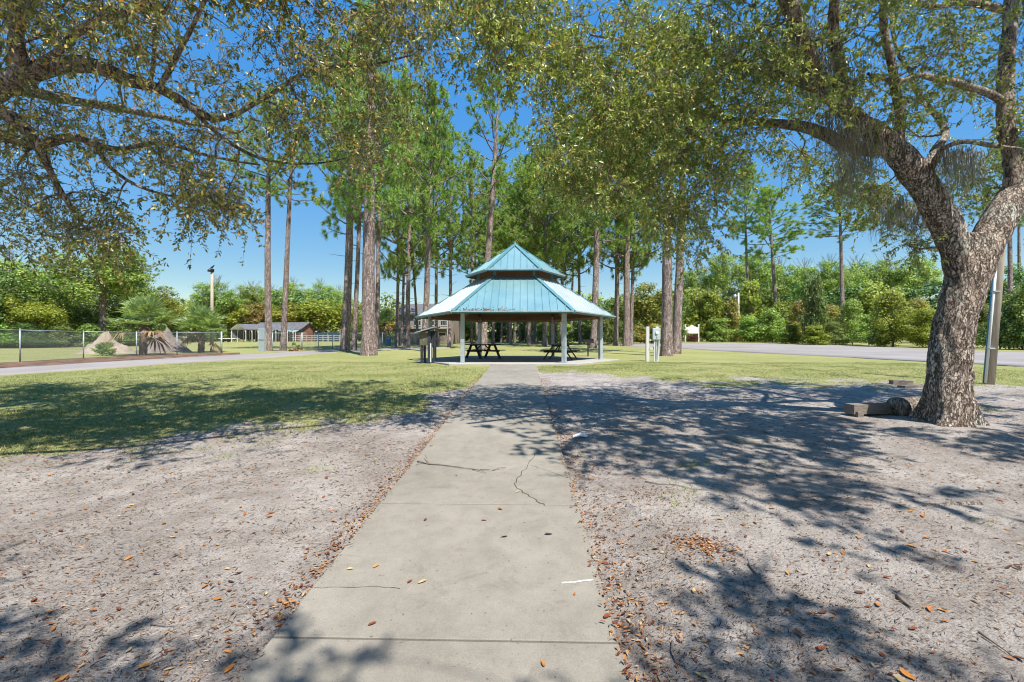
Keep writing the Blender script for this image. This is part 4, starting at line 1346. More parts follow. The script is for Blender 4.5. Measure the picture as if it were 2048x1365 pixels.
cl = np.concatenate([
    region_clusters(pr_dense, 330, 6.0, 8.7, rng), region_clusters(pr_mid, 55, 5.0, 7.0, rng), region_clusters(pr_right, 145, 5.6, 9.4, rng),
    region_clusters(pr_low, 52, 7.6, 10.5, rng), region_clusters(pr_far, 10, 8.2, 9.5, rng), region_clusters(pr_edge, 26, 6.5, 9.5, rng),
    clump_clusters(14, 10, (3.0, 7.5), (.2, 6.2), (7.4, 9.0), rng), clump_clusters(19, 10, (6.5, 12.5), (.8, 8.5), (7.6, 9.4), rng), clump_clusters(5, 7, (2.7, 6.2), (-2.3, -1.4), (6.3, 7.2), rng, .4), clump_clusters(14, 7, (1, 11), (-5.5, -2.9), (6.5, 8.6), rng, .6), box_clusters(40, (9, 14), (3, 12), (4.5, 8.5), rng)])  # clumps well behind the camera are unseen, added to cut the sky fill
# leave the gaps through which the sun reaches the trunk
_sv = np.array(tuple(sun_vec)); _keep = np.ones(len(cl), bool)
for _z in np.arange(.4, 5.0, .5):
    _o = np.array([ob.x, ob.y, ob.z + _z]) + np.array([0.05 * _z, 0, 0])
    _t = (cl - _o) @ _sv
    _dd = np.linalg.norm(cl - _o - _t[:, None] * _sv, axis=1)
    _keep &= ~((_t > 1.2) & (_dd < .85) & (rng.random(len(cl)) < .85))
cl = cl[_keep]
bst = np.where((cl[:, 2] > 7.3) & (cl[:, 2] > CAM_H + .78 * cl[:, 1]), 2.6, 1.0)
bst = np.where(cl[:, 1] < -2.7, 3.6, bst)
oak_r = oak('live_oak', ob, trunk, limbs, cl, 26, M['oak_leaf_r'], 'large live oak with forked trunk and hanging moss beside the timber bench', rng, twigs=(7, 11), boost=bst)
mp = [Q(1700, 262, 7.0), Q(1690, 250, 7.0), Q(1715, 245, 7.05), Q(1670, 230, 6.95), Q(1600, 40, 6.8), Q(1610, 90, 6.8), Q(1590, 70, 6.8), Q(1625, 110, 6.8), Q(1612, 140, 6.9), Q(1675, 120, 6.8), Q(1682, 160, 6.85), Q(1740, 285, 7.0)]
moss(oak_r, mp, rng, 75, .3, .95, .12)
mp = [Q(x, y, d) for x, y, d in ((1775, 400, 8), (1795, 395, 8), (1812, 405, 8.2), (1830, 410, 8.2), (1760, 375, 8.0), (1905, 305, 7.0), (1925, 300, 7), (1950, 305, 7), (1890, 300, 7.1), (1690, 330, 7.2), (1540, 120, 7), (1850, 420, 8))]
moss(oak_r, mp, rng, 45, .35, 1.0, .09)

# ---- the oak that reaches in from the left
rng = np.random.default_rng(23)
lb = Vector((-8.9, 4.6, float(hz(4.6))))
def W3(x, y, z): return Vector((x, y, z))
trunk = [([W3(-8.9, 4.6, -.1), W3(-8.88, 4.6, .6), W3(-8.8, 4.65, 1.6), W3(-8.65, 4.7, 2.8), W3(-8.4, 4.8, 3.8), W3(-8.0, 4.9, 4.6)], [.72, .52, .46, .44, .40, .30], 40, 50),
         ([W3(-8.7, 4.65, 2.4), W3(-8.9, 4.5, 3.8), W3(-9.3, 4.2, 5.2), W3(-9.6, 3.9, 6.8)], [.34, .30, .24, .14], 28, 40)]
limbs = [
    ([W3(-8.4, 4.8, 3.7), W3(-7.5, 4.95, 4.5), Q(-60, 205, 5.6), Q(60, 150, 5.6), Q(165, 128, 5.7), Q(260, 158, 5.8), Q(330, 178, 5.9), Q(385, 212, 6.1), Q(430, 240, 6.2)], [.28, .24, .20, .17, .145, .12, .10, .085, .065]),
    ([Q(425, 240, 6.2), Q(475, 228, 6.2), Q(525, 200, 6.3), Q(580, 165, 6.4), Q(650, 140, 6.5), Q(740, 130, 6.7), Q(830, 110, 6.9)], [.06, .05, .045, .04, .033, .026, .016]),
    ([W3(-8.3, 4.85, 3.6), Q(-90, 240, 5.5), Q(-10, 225, 5.5), Q(40, 250, 5.6), Q(76, 300, 5.7), Q(100, 345, 5.8), Q(150, 425, 6.0), Q(190, 490, 6.2)], [.20, .16, .13, .11, .085, .06, .035, .015]),
    ([W3(-8.2, 4.9, 3.7), Q(-80, 300, 6.0), Q(0, 280, 6.1), Q(80, 292, 6.2), Q(150, 275, 6.3), Q(190, 290, 6.4), Q(250, 302, 6.6), Q(330, 290, 6.8), Q(420, 310, 7.1), Q(520, 330, 7.4)], [.18, .15, .12, .105, .085, .07, .055, .045, .035, .02]),
    ([Q(320, 174, 5.9), Q(345, 120, 5.8), Q(372, 70, 5.7), Q(402, 0, 5.6), Q(440, -90, 5.5)], [.06, .05, .045, .04, .025]),
    ([Q(300, 165, 5.9), Q(310, 100, 6.0), Q(315, 50, 6.1), Q(345, 0, 6.2), Q(360, -70, 6.3)], [.04, .035, .03, .026, .015]),
    ([Q(60, 152, 5.6), Q(35, 110, 5.4), Q(30, 60, 5.2), Q(45, -20, 5.0), Q(80, -140, 4.8)], [.13, .12, .11, .10, .08]),
    ([Q(60, 152, 5.6), Q(110, 100, 5.3), Q(180, 60, 5.0), Q(280, 0, 4.7), Q(420, -80, 4.5), Q(600, -130, 4.5)], [.06, .055, .05, .045, .035, .02]),
    ([W3(-9.3, 4.2, 5.2), W3(-7.5, 3.0, 6.0), W3(-5.5, 2.2, 6.4), W3(-3.0, 3.0, 6.6), W3(-1.0, 4.5, 6.6)], [.2, .16, .12, .08, .04]),
    ([W3(-9.3, 4.2, 5.4), W3(-8.0, 2.0, 6.1), W3(-6.0, -.5, 6.6), W3(-4.0, -1.8, 6.9), W3(-2, -2.4, 7.0)], [.2, .16, .12, .09, .05]),
    ([W3(-9.0, 4.5, 4.6), W3(-9.0, 6.5, 5.6), W3(-8.2, 9, 6.4), W3(-7, 11, 6.8)], [.18, .15, .1, .05]),
    ([Q(190, 290, 6.4), Q(230, 340, 6.6), Q(290, 380, 6.8), Q(370, 400, 7.0), Q(440, 420, 7.1)], [.05, .04, .03, .02, .01]),
    ([Q(385, 212, 6.1), Q(450, 280, 6.4), Q(530, 320, 6.8), Q(620, 330, 7.2), Q(700, 310, 7.5)], [.05, .04, .03, .022, .012]),
]
pl_top = [(-60, -40), (420, -40), (330, 60), (270, 110), (170, 100), (60, 130), (-60, 160)]
pl_top2 = [(430, -40), (880, -40), (890, 20), (720, 60), (600, 120), (540, 90), (500, 30)]
pl_mid = [(-60, 190), (60, 190), (200, 200), (330, 220), (450, 270), (480, 330), (440, 400), (330, 370), (250, 320), (100, 300), (-60, 300)]
pl_c = [(590, 110), (740, 40), (870, 60), (885, 150), (850, 210), (800, 300), (730, 340), (640, 320), (560, 250)]
pl_low = [(-60, 330), (90, 340), (200, 370), (260, 420), (300, 490), (250, 500), (170, 490), (60, 480), (-60, 470)]
pl_strag = [(300, 360), (440, 380), (500, 330), (480, 430), (400, 430), (330, 420)]
pl_gap = [(330, 60), (560, 60), (600, 160), (480, 200), (400, 190), (300, 130)]
cl = np.concatenate([
    region_clusters(pl_top, 54, 3.9, 7.0, rng), region_clusters(pl_top2, 32, 4.6, 7.5, rng), region_clusters(pl_mid, 66, 4.8, 8.6, rng), region_clusters(pl_c, 68, 5.8, 8.8, rng),
    region_clusters(pl_low, 46, 5.2, 8.2, rng), region_clusters(pl_strag, 18, 6, 7.5, rng), region_clusters(pl_gap, 10, 5, 7.5, rng),
    clump_clusters(66, 10, (-11.5, .4), (1.8, 8.6), (7.4, 8.9), rng), clump_clusters(13, 7, (-5, .85), (-2.6, -1.4), (6.2, 7.0), rng, .42), clump_clusters(14, 7, (-11, 0), (-5.5, -2.9), (6.5, 8.6), rng, .6), box_clusters(60, (-14.5, -9.5), (1, 10.5), (4.5, 8.0), rng),  # rearmost clumps stay out of view, added to block sky light
    box_clusters(36, (-11, -6), (7.5, 11.5), (6.2, 8.5), rng)])
bst = np.where((cl[:, 2] > 7.0) & (cl[:, 2] > CAM_H + .78 * cl[:, 1]), 2.6, 1.0)
bst = np.where(cl[:, 1] < -2.7, 3.6, bst)
oak_l = oak('live_oak', lb, trunk, limbs, cl, 19, M['oak_leaf_l'], 'live oak whose bronze-leaved branches reach across the sky above the chain link fence', rng, .054, (6, 10), .46, bst)
mp = [Q(60, 350, 5.8), Q(40, 330, 5.7), Q(130, 380, 6.0), Q(150, 440, 6.1), Q(100, 400, 6)]
moss(oak_l, mp, rng, 18, .15, .45, .08)

# ------------------------------------------------------------------ pines
BV = {}
def broad_variant(seed, n=8000, shrub=False, csize=1.0):
    """crown in a unit box: radius about 1 in plan, z from 0 to 2"""
    rg = np.random.default_rng(seed)
    nl = 58
    lc = rand_unit(nl, rg) * (rg.random(nl) ** .4)[:, None] * np.array([.78, .78, .80])
    lc[:, 2] += 1.0
    if shrub:
        lc[:, 2] = rg.uniform(.12, 1.7, nl)
        sc_r = np.interp(lc[:, 2], [0, .5, 1.2, 1.8], [.85, .9, .65, .3])
        lc[:, :2] *= sc_r[:, None]
    lr = rg.uniform(.08, .30, nl)
    li = rg.choice(nl, n, p=lr ** 2 / np.sum(lr ** 2))
    dv = rand_unit(n, rg)
    dv[:, 2] = np.abs(dv[:, 2]) * np.where(rg.random(n) < .75, 1, -1)
    rad = lr[li] * rg.uniform(.5, 1.12, n) * np.where(rg.random(n) < .14, rg.uniform(1.0, 1.9, n), 1)
    pos = lc[li] + dv * rad[:, None]
    keep = pos[:, 2] > -.02
    pos, dv = pos[keep], dv[keep]
    nr = unit(dv * 1.3 + rand_unit(len(pos), rg) * .8 + np.array([0, 0, .35]))
    V, F = cards_np(pos, nr, rg.uniform(.045, .105, len(pos)) * csize, rg.uniform(.55, .8, len(pos)), rg)
    return V, F, lc, lr

BV = {}
def pine_variant(seed, dens=1.0, open_=False):
    """native crown: 9 m tall, about 4 m radius, axis along z from 0; returns branch mesh and needle mesh"""
    rg = np.random.default_rng(seed)
    nb = int((24 if open_ else 34) * (.9 + .2 * rg.random()))
    subs, sr, tufts, tdir = [], [], [], []
    for b in range(nb):
        h = (b + rg.random()) / nb
        z0 = 8.6 * h ** 1.05
        a = b * 2.4 + rg.uniform(-.5, .5)
        prof = np.interp(h, [0, .18, .4, .7, .9, 1], [2.4, 4.0, 4.0, 3.1, 1.9, .9])
        L = prof * rg.uniform(.6, 1.1)
        el = R(np.interp(h, [0, .4, 1], [0, 22, 62]) + rg.uniform(-12, 12))
        d0 = np.array([math.cos(a) * math.cos(el), math.sin(a) * math.cos(el), math.sin(el)])
        t = np.linspace(0, 1, 6)
        pts = np.array([0, 0, z0]) + d0 * (t * L)[:, None] + np.array([0, 0, 1.0]) * (.22 * L * t ** 2)[:, None] + np.cumsum(rg.normal(size=(6, 3)) * .05 * L / 4, 0)
        subs.append(pts); sr.append(.020 + .013 * L)
        ns = int((5 + 2.0 * L) * dens)
        for s_ in range(ns):
            u = rg.uniform(.25 if not open_ else .42, 1.0)
            x = u * 5; i0 = min(int(x), 4); p = pts[i0] * (1 - (x - i0)) + pts[i0 + 1] * (x - i0)
            td = unit(pts[i0 + 1] - pts[i0])
            sd = unit(td * .7 + rg.normal(size=3) * .6 + np.array([0, 0, .25]))
            sl = rg.uniform(.35, 1.05) * (1.15 - .5 * u)
            sp = p + sd * np.linspace(0, 1, 6)[:, None] * sl + np.array([0, 0, 1.0]) * (.22 * sl * np.linspace(0, 1, 6) ** 2)[:, None]
            subs.append(sp); sr.append(.011)
            for w in rg.uniform(.72, 1.0, 3):
                xx = w * 5; j = min(int(xx), 4)
                tufts.append(sp[j] * (1 - (xx - j)) + sp[j + 1] * (xx - j)); tdir.append(unit(sd + np.array([0, 0, .35])))
            tufts.append(sp[-1]); tdir.append(unit(sd + np.array([0, 0, .45])))
    subs = np.array(subs); sr = np.array(sr)
    bv, bf = prisms_np(subs, sr, sr * .35)
    T = np.array(tufts); TD = np.array(tdir)
    nn = 18
    k = len(T) * nn
    base = np.repeat(T, nn, 0); ax = np.repeat(TD, nn, 0)
    d = unit(ax * .75 + rand_unit(k, rg) * .95)
    Ln = rg.uniform(.18, .33, k)[:, None]
    sd = unit(np.cross(d, rand_unit(k, rg))) * .014
    tip = base + d * Ln + np.array([0, 0, -1.0]) * (Ln * .12)
    V = np.stack([base - sd, base + sd, tip + sd * .5, tip - sd * .5], 1).reshape(-1, 3)
    F = (np.arange(k) * 4)[:, None] + np.array([0, 1, 2, 3])
    return np_mesh('pine_branches', bv, bf, M['pine_twig']), np_mesh('pine_needles', V, F, M['needles'])

PV = [pine_variant(100 + k, 1.0 if k < 4 else 1.35, k == 0) for k in range(7)]
PV.append(None)        # filled with a dense round crown for far pines
_pn = 0
def pine(px, d, dia, top_y, crown_y, crown_w, label, variant=None, top_px=None, group='tall pines', rz=None, name='pine_tree', dead=0):
    """crown_y: pixel row of the crown's lower edge, crown_w: crown width in pixels"""
    global _pn
    _pn += 1
    rg = np.random.default_rng(500 + _pn)
    b = GD(px, d)
    t = empty(name, b, 0, label, 'pine tree', group)
    tp = P(top_px if top_px is not None else px + rg.uniform(-8, 8), top_y, d + rg.uniform(-.4, .4)) - b
    H = tp.z
    n = 16
    tt = np.linspace(0, 1, n)
    pts = np.outer(tt, np.array(tp)) + np.stack([np.sin(tt * 3.1 + rg.uniform(0, 6)) - 0 * tt, np.sin(tt * 2.7 + rg.uniform(0, 6)), 0 * tt], 1) * .10 * np.minimum(tt * 4, 1)[:, None]
    pts[0, 2] -= .15
    rad = dia / 2 * np.interp(tt, [0, .02, .06, .5, .8, 1], [1.35, 1.2, 1.02, .78, .48, .06])
    q, r = resample(pts, rad, 46)
    sides = 18 if dia > .5 and d < 46 else 10
    V, F = tube_np(q, r, sides)
    nr = unit(V - np.repeat(q, sides, 0))
    V = V + nr * (fbm(V * np.array([6, 6, 2.0]) + _pn, 3, 9) * .05 * np.repeat(r, sides))[:, None]
    np_obj('trunk', V, F, M['pine_bark'], t, True)
    z0 = P(px, crown_y, d).z - b.z
    f = z0 / H
    c0 = np.array([np.interp(f, tt, pts[:, k]) for k in range(3)])
    ch = H - z0
    sxy = crown_w * d / FPX / 8.0
    sz = ch / 9.2
    k = variant if variant is not None else int(rg.integers(1, 7))
    ang = rg.uniform(0, 6.28) if rz is None else rz
    if k == 7:
        V, F, lc, lr = broad_variant(777 + _pn % 2, 14000, False, .66)
        key = ('pine', _pn % 2)
        if key not in BV:
            BV[key] = np_mesh('crown', V * np.array([4.0, 4.0, 4.6]), F, M['needles'])
        PV[7] = (PV[6][0], BV[key])
    for nm, me in (('branches', PV[k][0]), ('crown', PV[k][1])):
        o = bpy.data.objects.new(nm, me)
        o.location = c0
        o.scale = (sxy, sxy, sz)
        o.rotation_euler = (math.atan2(-(tp.y - c0[1]), ch) * .5, math.atan2(tp.x - c0[0], ch) * .7, ang)
        o['kind'] = 'stuff'
        link(o, t)
    # dead stubs below the crown
    if dead:
        for s_ in range(dead):
            ff = f * rg.uniform(.55, .97)
            p = np.array([np.interp(ff, tt, pts[:, j]) for j in range(3)])
            a = rg.uniform(0, 6.28); l = rg.uniform(.5, 1.6)
            dd = np.array([math.cos(a), math.sin(a), rg.uniform(-.1, .35)])
            V, F = prisms_np((p + dd * np.linspace(0, 1, 5)[:, None] * l + rg.normal(size=(5, 3)) * .03)[None], np.array([.03]), np.array([.008]))
            np_obj('dead_branch', V, F, M['pine_twig'], t)
    return t

pine(537, 38.5, .54, 195, 400, 190, 'straight sunlit pine, left one of the pair past the sheet metal panel', 2, 540)
pine(566, 38.8, .46, 215, 410, 170, 'thinner darker pine leaning at the pair past the sheet metal panel', 3, 590)
pine(690, 36.5, .66, 110, 475, 215, 'stout pine standing close left of the thickest pine trunk', 4, 712, dead=5)
pine(708, 40, .40, 140, 430, 170, 'slim vine-hung pine just behind the stout pine by the path', 2, 728, dead=6)
pine(738, 30.0, .86, 40, 440, 250, 'thickest pine trunk on the lawn, reddish bark and a scar halfway up', 5, 742, dead=3)
pine(752, 41, .42, 150, 480, 180, 'straight pine half hidden behind the thickest pine trunk', 3, 768, dead=5)
pine(793, 50, .34, 200, 570, 150, 'thin pine left of the slender twin, between thick trunk and house', 2, 800, dead=8)
pine(803, 52, .32, 230, 570, 140, 'slender twin pine with low green branches in front of the house fence', 3, 812, dead=8)
pine(815, 46, .44, 180, 555, 190, 'medium pine rising before the left corner of the house', 1, 822, dead=6)
pine(836, 56, .30, 240, 540, 130, 'very thin leaning pine in front of the house wall', 2, 812, dead=5)
pine(848, 37, .50, 200, 490, 200, 'grey pine rising behind the information box roof', 6, 872, dead=4)
pine(873, 50, .36, 260, 550, 170, 'pine standing directly behind the left side of the pavilion roof', 4, 868, dead=6)
pine(898, 47, .36, 330, 545, 170, 'pine seen left of the front left pavilion post', 2, 905, dead=6)
pine(966, 40, .62, 172, 405, 205, 'tallest open-crowned pine rising behind the pavilion peak', 0, 996, rz=.6)
pine(1022, 56, .36, 430, 560, 150, 'pine directly behind the pavilion peak with short crown', 6, 1010, dead=6)
pine(1058, 52, .40, 330, 550, 180, 'pine right of the pavilion peak with broad low crown', 5, 1066, dead=6)
pine(1089, 52, .56, 310, 530, 190, 'pale thick pine seen past the end-on picnic table', 6, 1094, dead=6)
pine(1122, 58, .42, 250, 550, 170, 'pine behind the front right pavilion post', 3, 1130, dead=5)
pine(1160, 60, .38, 280, 560, 160, 'pine between the front right post and the grill', 5, 1150, dead=5)
pine(1186, 44, .62, 180, 500, 220, 'thick grey pine standing right behind the grill', 6, 1208, dead=6)
pine(1231, 54, .56, 230, 550, 190, 'pine standing clear just outside the right end of the pavilion', 5, 1238, dead=7)
pine(1253, 52, .74, 200, 530, 210, 'dark thick pine, front of the close pair left of the electric boxes', 4, 1262, dead=6)
pine(1262, 54, .44, 260, 560, 150, 'slim pale pine, rear of the close pair left of the electric boxes', 6, 1270, dead=4)
pine(1333, 29.0, .66, 60, 330, 230, 'pale scaly pine trunk directly behind the electric boxes', 5, 1346)
pine(1352, 32, .60, 80, 350, 220, 'dark leaning pine beside the pale scaly pine', 4, 1372)
pine(1556, 86, .75, 385, 520, 160, 'tall lone pine above the shrubs past the white sign', 5, 1536, dead=4)
pine(1500, 92, .6, 340, 480, 120, 'pine with spreading crown above the white power pole', 4, 1488)
pine(1684, 74, .7, 372, 478, 190, 'tall bare-stemmed pine above shrubs left of the oak trunk', 4, 1680, dead=10)
pine(2020, 58, .55, 300, 440, 180, 'pine seen right of the utility pole', 3, 2024, dead=4)
pine(2036, 66, .45, 320, 460, 150, 'thinner pine at the right edge past the utility pole', 2, 2040)
pine(205, 52, .75, 480, 620, 215, 'broad pine over the sand heap with dark trunk', 7, 208)
pine(140, 60, .5, 530, 640, 140, 'lower pine left of the broad pine over the sand heap', 7, 150)
pine(262, 62, .5, 510, 610, 120, 'narrow pine right of the broad pine over the sand heap', 4, 268)
pine(18, 50, .7, 505, 640, 190, 'dense dark pine at the far left edge behind the fence', 7, 22)
pine(70, 56, .5, 535, 650, 130, 'shorter pine second from the left edge behind the fence', 7, 68)
pine(432, 86, .5, 556, 650, 110, 'rounded pine right of the light pole', 7, 436)
pine(505, 96, .5, 566, 640, 90, 'small round-crowned pine above the carport', 7, 505)
ords = ['first', 'second', 'third', 'fourth', 'fifth', 'sixth', 'seventh', 'eighth', 'ninth', 'tenth', 'eleventh', 'twelfth', 'thirteenth', 'fourteenth']
xs = [944, 955, 970, 986, 1003, 1016, 1029, 1040, 1052, 1063, 1072, 1101, 1112, 1143]
for k, x in enumerate(xs):
    pine(x, 64 + (k * 37 % 11), .34 + .1 * (k * 53 % 7) / 7, 330 + (k * 71 % 90), 540 + (k * 31 % 50), 130, f'distant pine trunk framed beneath the pavilion roof, {ords[k]} from the left', 1 + k % 3, None, 'distant pines framed by the pavilion', dead=3)
tops = [(1396, 112, 535, 84), (1446, 106, 508, 78), (1512, 108, 505, 82), (1562, 114, 528, 74), (1606, 108, 530, 78), (1658, 104, 522, 74), (1712, 106, 524, 80), (1768, 104, 520, 76), (1828, 100, 515, 80)]
for k, (x, d, ty, w) in enumerate(tops):
    pine(x, d, .6, ty - 8, ty + 95, w * 1.25, f'round-topped pine on the skyline past the parking lot, {ords[k]} from the left', 7, None, 'skyline pines past the parking lot')
tops = [(480, 112, 580, 70), (540, 116, 572, 74), (590, 118, 560, 80), (640, 116, 562, 80), (680, 114, 575, 60)]
for k, (x, d, ty, w) in enumerate(tops):
    pine(x, d, .5, ty, ty + 70, w, f'far pine behind the sheds, {ords[k]} from the left', 7, None, 'far pines behind the sheds')
# ------------------------------------------------------------------ broadleaf trees and shrubs
def broad_mesh(k, matk, shrub, fine_=False):
    if fine_: k = 0
    key = (k, matk, shrub, fine_)
    if key not in BV:
        V, F, lc, lr = broad_variant(900 + k + 50 * shrub, 14000 if fine_ else 6500, shrub, .66 if fine_ else .98)
        BV[key] = np_mesh('crown', V, F, M[matk])
    return BV[key]

_bn = 0
def broad(px, d, w, top_y, mat, label, shrub=False, group=None, trunk=True, base_frac=None):
    """w: crown width in pixels; shrub crowns start at the ground"""
    global _bn
    _bn += 1
    rg = np.random.default_rng(3000 + _bn)
    b = GD(px, d)
    H = P(px, top_y, d).z - b.z
    t = empty('shrub' if shrub else 'broadleaf_tree', b, 0, label, 'shrub' if shrub else 'tree', group or ('shrubs and small trees' if shrub else 'background trees'))
    me = broad_mesh(_bn % 3, mat, shrub, d < 65 and w * d / FPX > 5.0)
    o = bpy.data.objects.new('crown', me)
    rr = w * d / FPX / 2
    z0 = 0 if shrub else H * (base_frac if base_frac is not None else .12)
    o.location = (0, 0, z0)
    o.scale = (rr, rr * rg.uniform(.85, 1.1), (H - z0) / 2.0)
    o.rotation_euler = (0, 0, rg.uniform(0, 6.28))
    o['kind'] = 'stuff'
    link(o, t)
    parts = []
    ns = 1 if not shrub else 11
    for k in range(ns):
        a = rg.uniform(0, 6.28)
        q = [(0, 0, -.1), (.08 * rr * math.cos(a), .08 * rr * math.sin(a), H * .35), ((.1 + .45 * shrub * rg.random()) * rr * math.cos(a), (.1 + .45 * shrub * rg.random()) * rr * math.sin(a), H * (.8 if not shrub else rg.uniform(.6, 1.06)))]
        r0 = .028 * H if not shrub else .010 * H
        parts.append(tube_np(*resample(q, [r0, r0 * .7, r0 * .2], 8), 7))
    if not shrub:
        for k in range(6):
            a = rg.uniform(0, 6.28); z = H * rg.uniform(.25, .55)
            parts.append(tube_np([(0, 0, z), (.4 * rr * math.cos(a), .4 * rr * math.sin(a), z + .15 * H), (.75 * rr * math.cos(a), .75 * rr * math.sin(a), z + .25 * H)], [.012 * H, .008 * H, .003 * H], 5))
    V, F = join(parts)
    np_obj('trunk' if not shrub else 'stem', V, F, M['oak_branch'], t, True)
    return t

B_, Md, Dk, Ol = 'leaf_bright', 'leaf_mid', 'leaf_dark', 'leaf_olive'
nth = ords + ['fifteenth', 'sixteenth', 'seventeenth', 'eighteenth', 'nineteenth', 'twentieth', 'twenty-first', 'twenty-second', 'twenty-third', 'twenty-fourth', 'twenty-fifth', 'twenty-sixth', 'twenty-seventh', 'twenty-eighth']
cname = {B_: 'bright spring-green', Md: 'mid-green', Dk: 'dark green', Ol: 'yellow-olive'}

def row(items, shrub, where, group):
    items = sorted(items)
    cnt = {}
    for x, d, w, ty, mt in items:
        cnt[mt] = cnt.get(mt, 0) + 1
    seen = {}
    for x, d, w, ty, mt in items:
        k = seen.get(mt, 0); seen[mt] = k + 1
        kind = 'shrub' if shrub else 'tree'
        lab = f'{cname[mt]} leafy {kind} {where}' + (f', {nth[k]} such from left' if cnt[mt] > 1 else '')
        broad(x, d, w, ty, mt, lab, shrub, group)

row([(-30, 46, 170, 540, Dk), (40, 47, 150, 585, B_), (100, 52, 150, 575, Md), (150, 54, 130, 600, Dk), (255, 60, 140, 560, Md), (205, 58, 150, 610, Dk), (310, 64, 120, 572, B_), (350, 74, 110, 592, Md), (385, 80, 90, 608, Dk)], False, 'behind the chain link fence and palms', 'trees behind the fence')
row([(460, 88, 110, 590, B_), (505, 92, 100, 600, Ol), (545, 96, 110, 600, B_), (570, 100, 130, 575, Dk), (640, 104, 140, 572, Dk), (600, 94, 130, 602, B_), (655, 94, 150, 592, B_), (705, 96, 90, 600, B_), (520, 104, 110, 585, Md)], False, 'behind the sheds across the field', 'trees behind the sheds')
row([(735, 84, 80, 620, B_), (772, 90, 90, 612, Ol), (820, 92, 100, 606, Md), (915, 82, 110, 600, Md), (940, 76, 80, 640, B_), (985, 84, 110, 570, Dk), (1045, 88, 120, 560, Dk), (1105, 86, 120, 568, Dk), (1165, 82, 110, 575, Md), (1225, 76, 120, 585, Dk), (1290, 74, 130, 560, Md), (1335, 84, 110, 575, Dk), (1385, 88, 110, 560, Md)], False, 'behind the pavilion and its pines', 'trees behind the pavilion')
row([(885, 72, 70, 650, B_), (925, 74, 70, 645, B_), (958, 74, 70, 640, B_), (1000, 78, 90, 640, Dk), (1050, 78, 90, 635, Dk), (1090, 74, 80, 640, Md), (1130, 70, 80, 648, Md), (1160, 66, 80, 640, Dk), (1200, 64, 90, 625, Dk), (1245, 64, 90, 640, Dk), (1280, 66, 80, 650, Ol), (1310, 64, 70, 645, Ol), (1345, 70, 90, 620, Dk)], True, 'in undergrowth past the pavilion', 'undergrowth behind the pavilion')
row([(1395, 82, 80, 585, B_), (1425, 80, 90, 568, B_), (1462, 79, 76, 590, Ol), (1500, 80, 100, 556, B_), (1440, 77, 84, 635, Md), (1500, 74, 90, 630, Md), (1545, 72, 96, 612, Md), (1570, 76, 90, 592, B_), (1605, 66, 90, 596, Ol), (1628, 60, 74, 540, Dk), (1585, 63, 70, 648, B_), (1630, 58, 76, 650, B_), (1660, 64, 90, 605, Ol), (1672, 58, 80, 640, Dk), (1705, 58, 90, 592, Md), (1738, 54, 84, 625, Md), (1786, 49, 128, 572, B_), (1835, 52, 90, 590, Ol), (1755, 50, 70, 650, Dk), (1860, 46, 110, 610, B_), (1940, 46, 140, 590, Dk), (2000, 41, 100, 612, Dk), (2045, 40, 110, 560, Dk), (2110, 38, 130, 570, Md), (2190, 38, 140, 540, Dk)], True, 'along the parking lot edge', 'shrubs edging the parking lot')
row([(1470, 92, 110, 560, Dk), (1540, 90, 120, 560, Md), (1610, 84, 120, 562, Md), (1690, 80, 130, 556, Dk), (1760, 76, 130, 556, Md), (1840, 74, 140, 560, Dk), (1950, 66, 160, 550, Dk), (2060, 60, 170, 520, Dk), (2180, 56, 180, 500, Md)], False, 'rising behind the parking lot shrubs', 'trees behind the parking lot shrubs')
broad(1384, 75.8, 34, 668, 'leaf_red', 'low dark red shrub beneath the white sign board', True, 'shrubs edging the parking lot')
row([(-60, 44, 110, 640, Dk), (0, 45, 100, 645, Md), (60, 46, 100, 642, Dk), (120, 48, 100, 648, Dk), (175, 50, 90, 645, Md), (240, 52, 90, 640, Dk), (300, 56, 90, 640, Dk), (350, 66, 80, 645, Dk), (395, 76, 80, 640, Dk), (430, 86, 80, 640, Md), (720, 88, 80, 648, Dk), (760, 90, 80, 650, Dk)], True, 'in the hedge beyond the fenced field', 'hedge beyond the fenced field')
broad(216, 31, 44, 683, 'leaf_mid', 'small green bush in front of the sand heap', True, 'shrubs and small trees')

# far wood closing the horizon
def wood(name, x0, x1, dist, h, n, mat, label, seed):
    rg = np.random.default_rng(seed)
    x = rg.uniform(x0, x1, n)
    y = dist + rg.uniform(-6, 10, n)
    hh_ = h * (.72 + .28 * vnoise(np.stack([x * .10, y * .05, 0 * x], 1), seed)) + 1.2 * vnoise(np.stack([x * .4, y * .2, 0 * x], 1), seed + 1)
    z = hh_ * rg.random(n) ** .9 - .8
    nr = unit(rand_unit(n, rg) + np.array([0, -.5, .5]))
    V, F = cards_np(np.stack([x, y, z + 1.6], 1), nr, rg.uniform(.55, 1.2, n), np.full(n, .7), rg)
    o = np_obj(name, V, F, M[mat])
    return tag(o, label, 'woods', kind='stuff')
wood('distant_woods', -190, 190, 134, 15, 60000, 'leaf_dark', 'distant dark woods closing the horizon all round the park', 5)

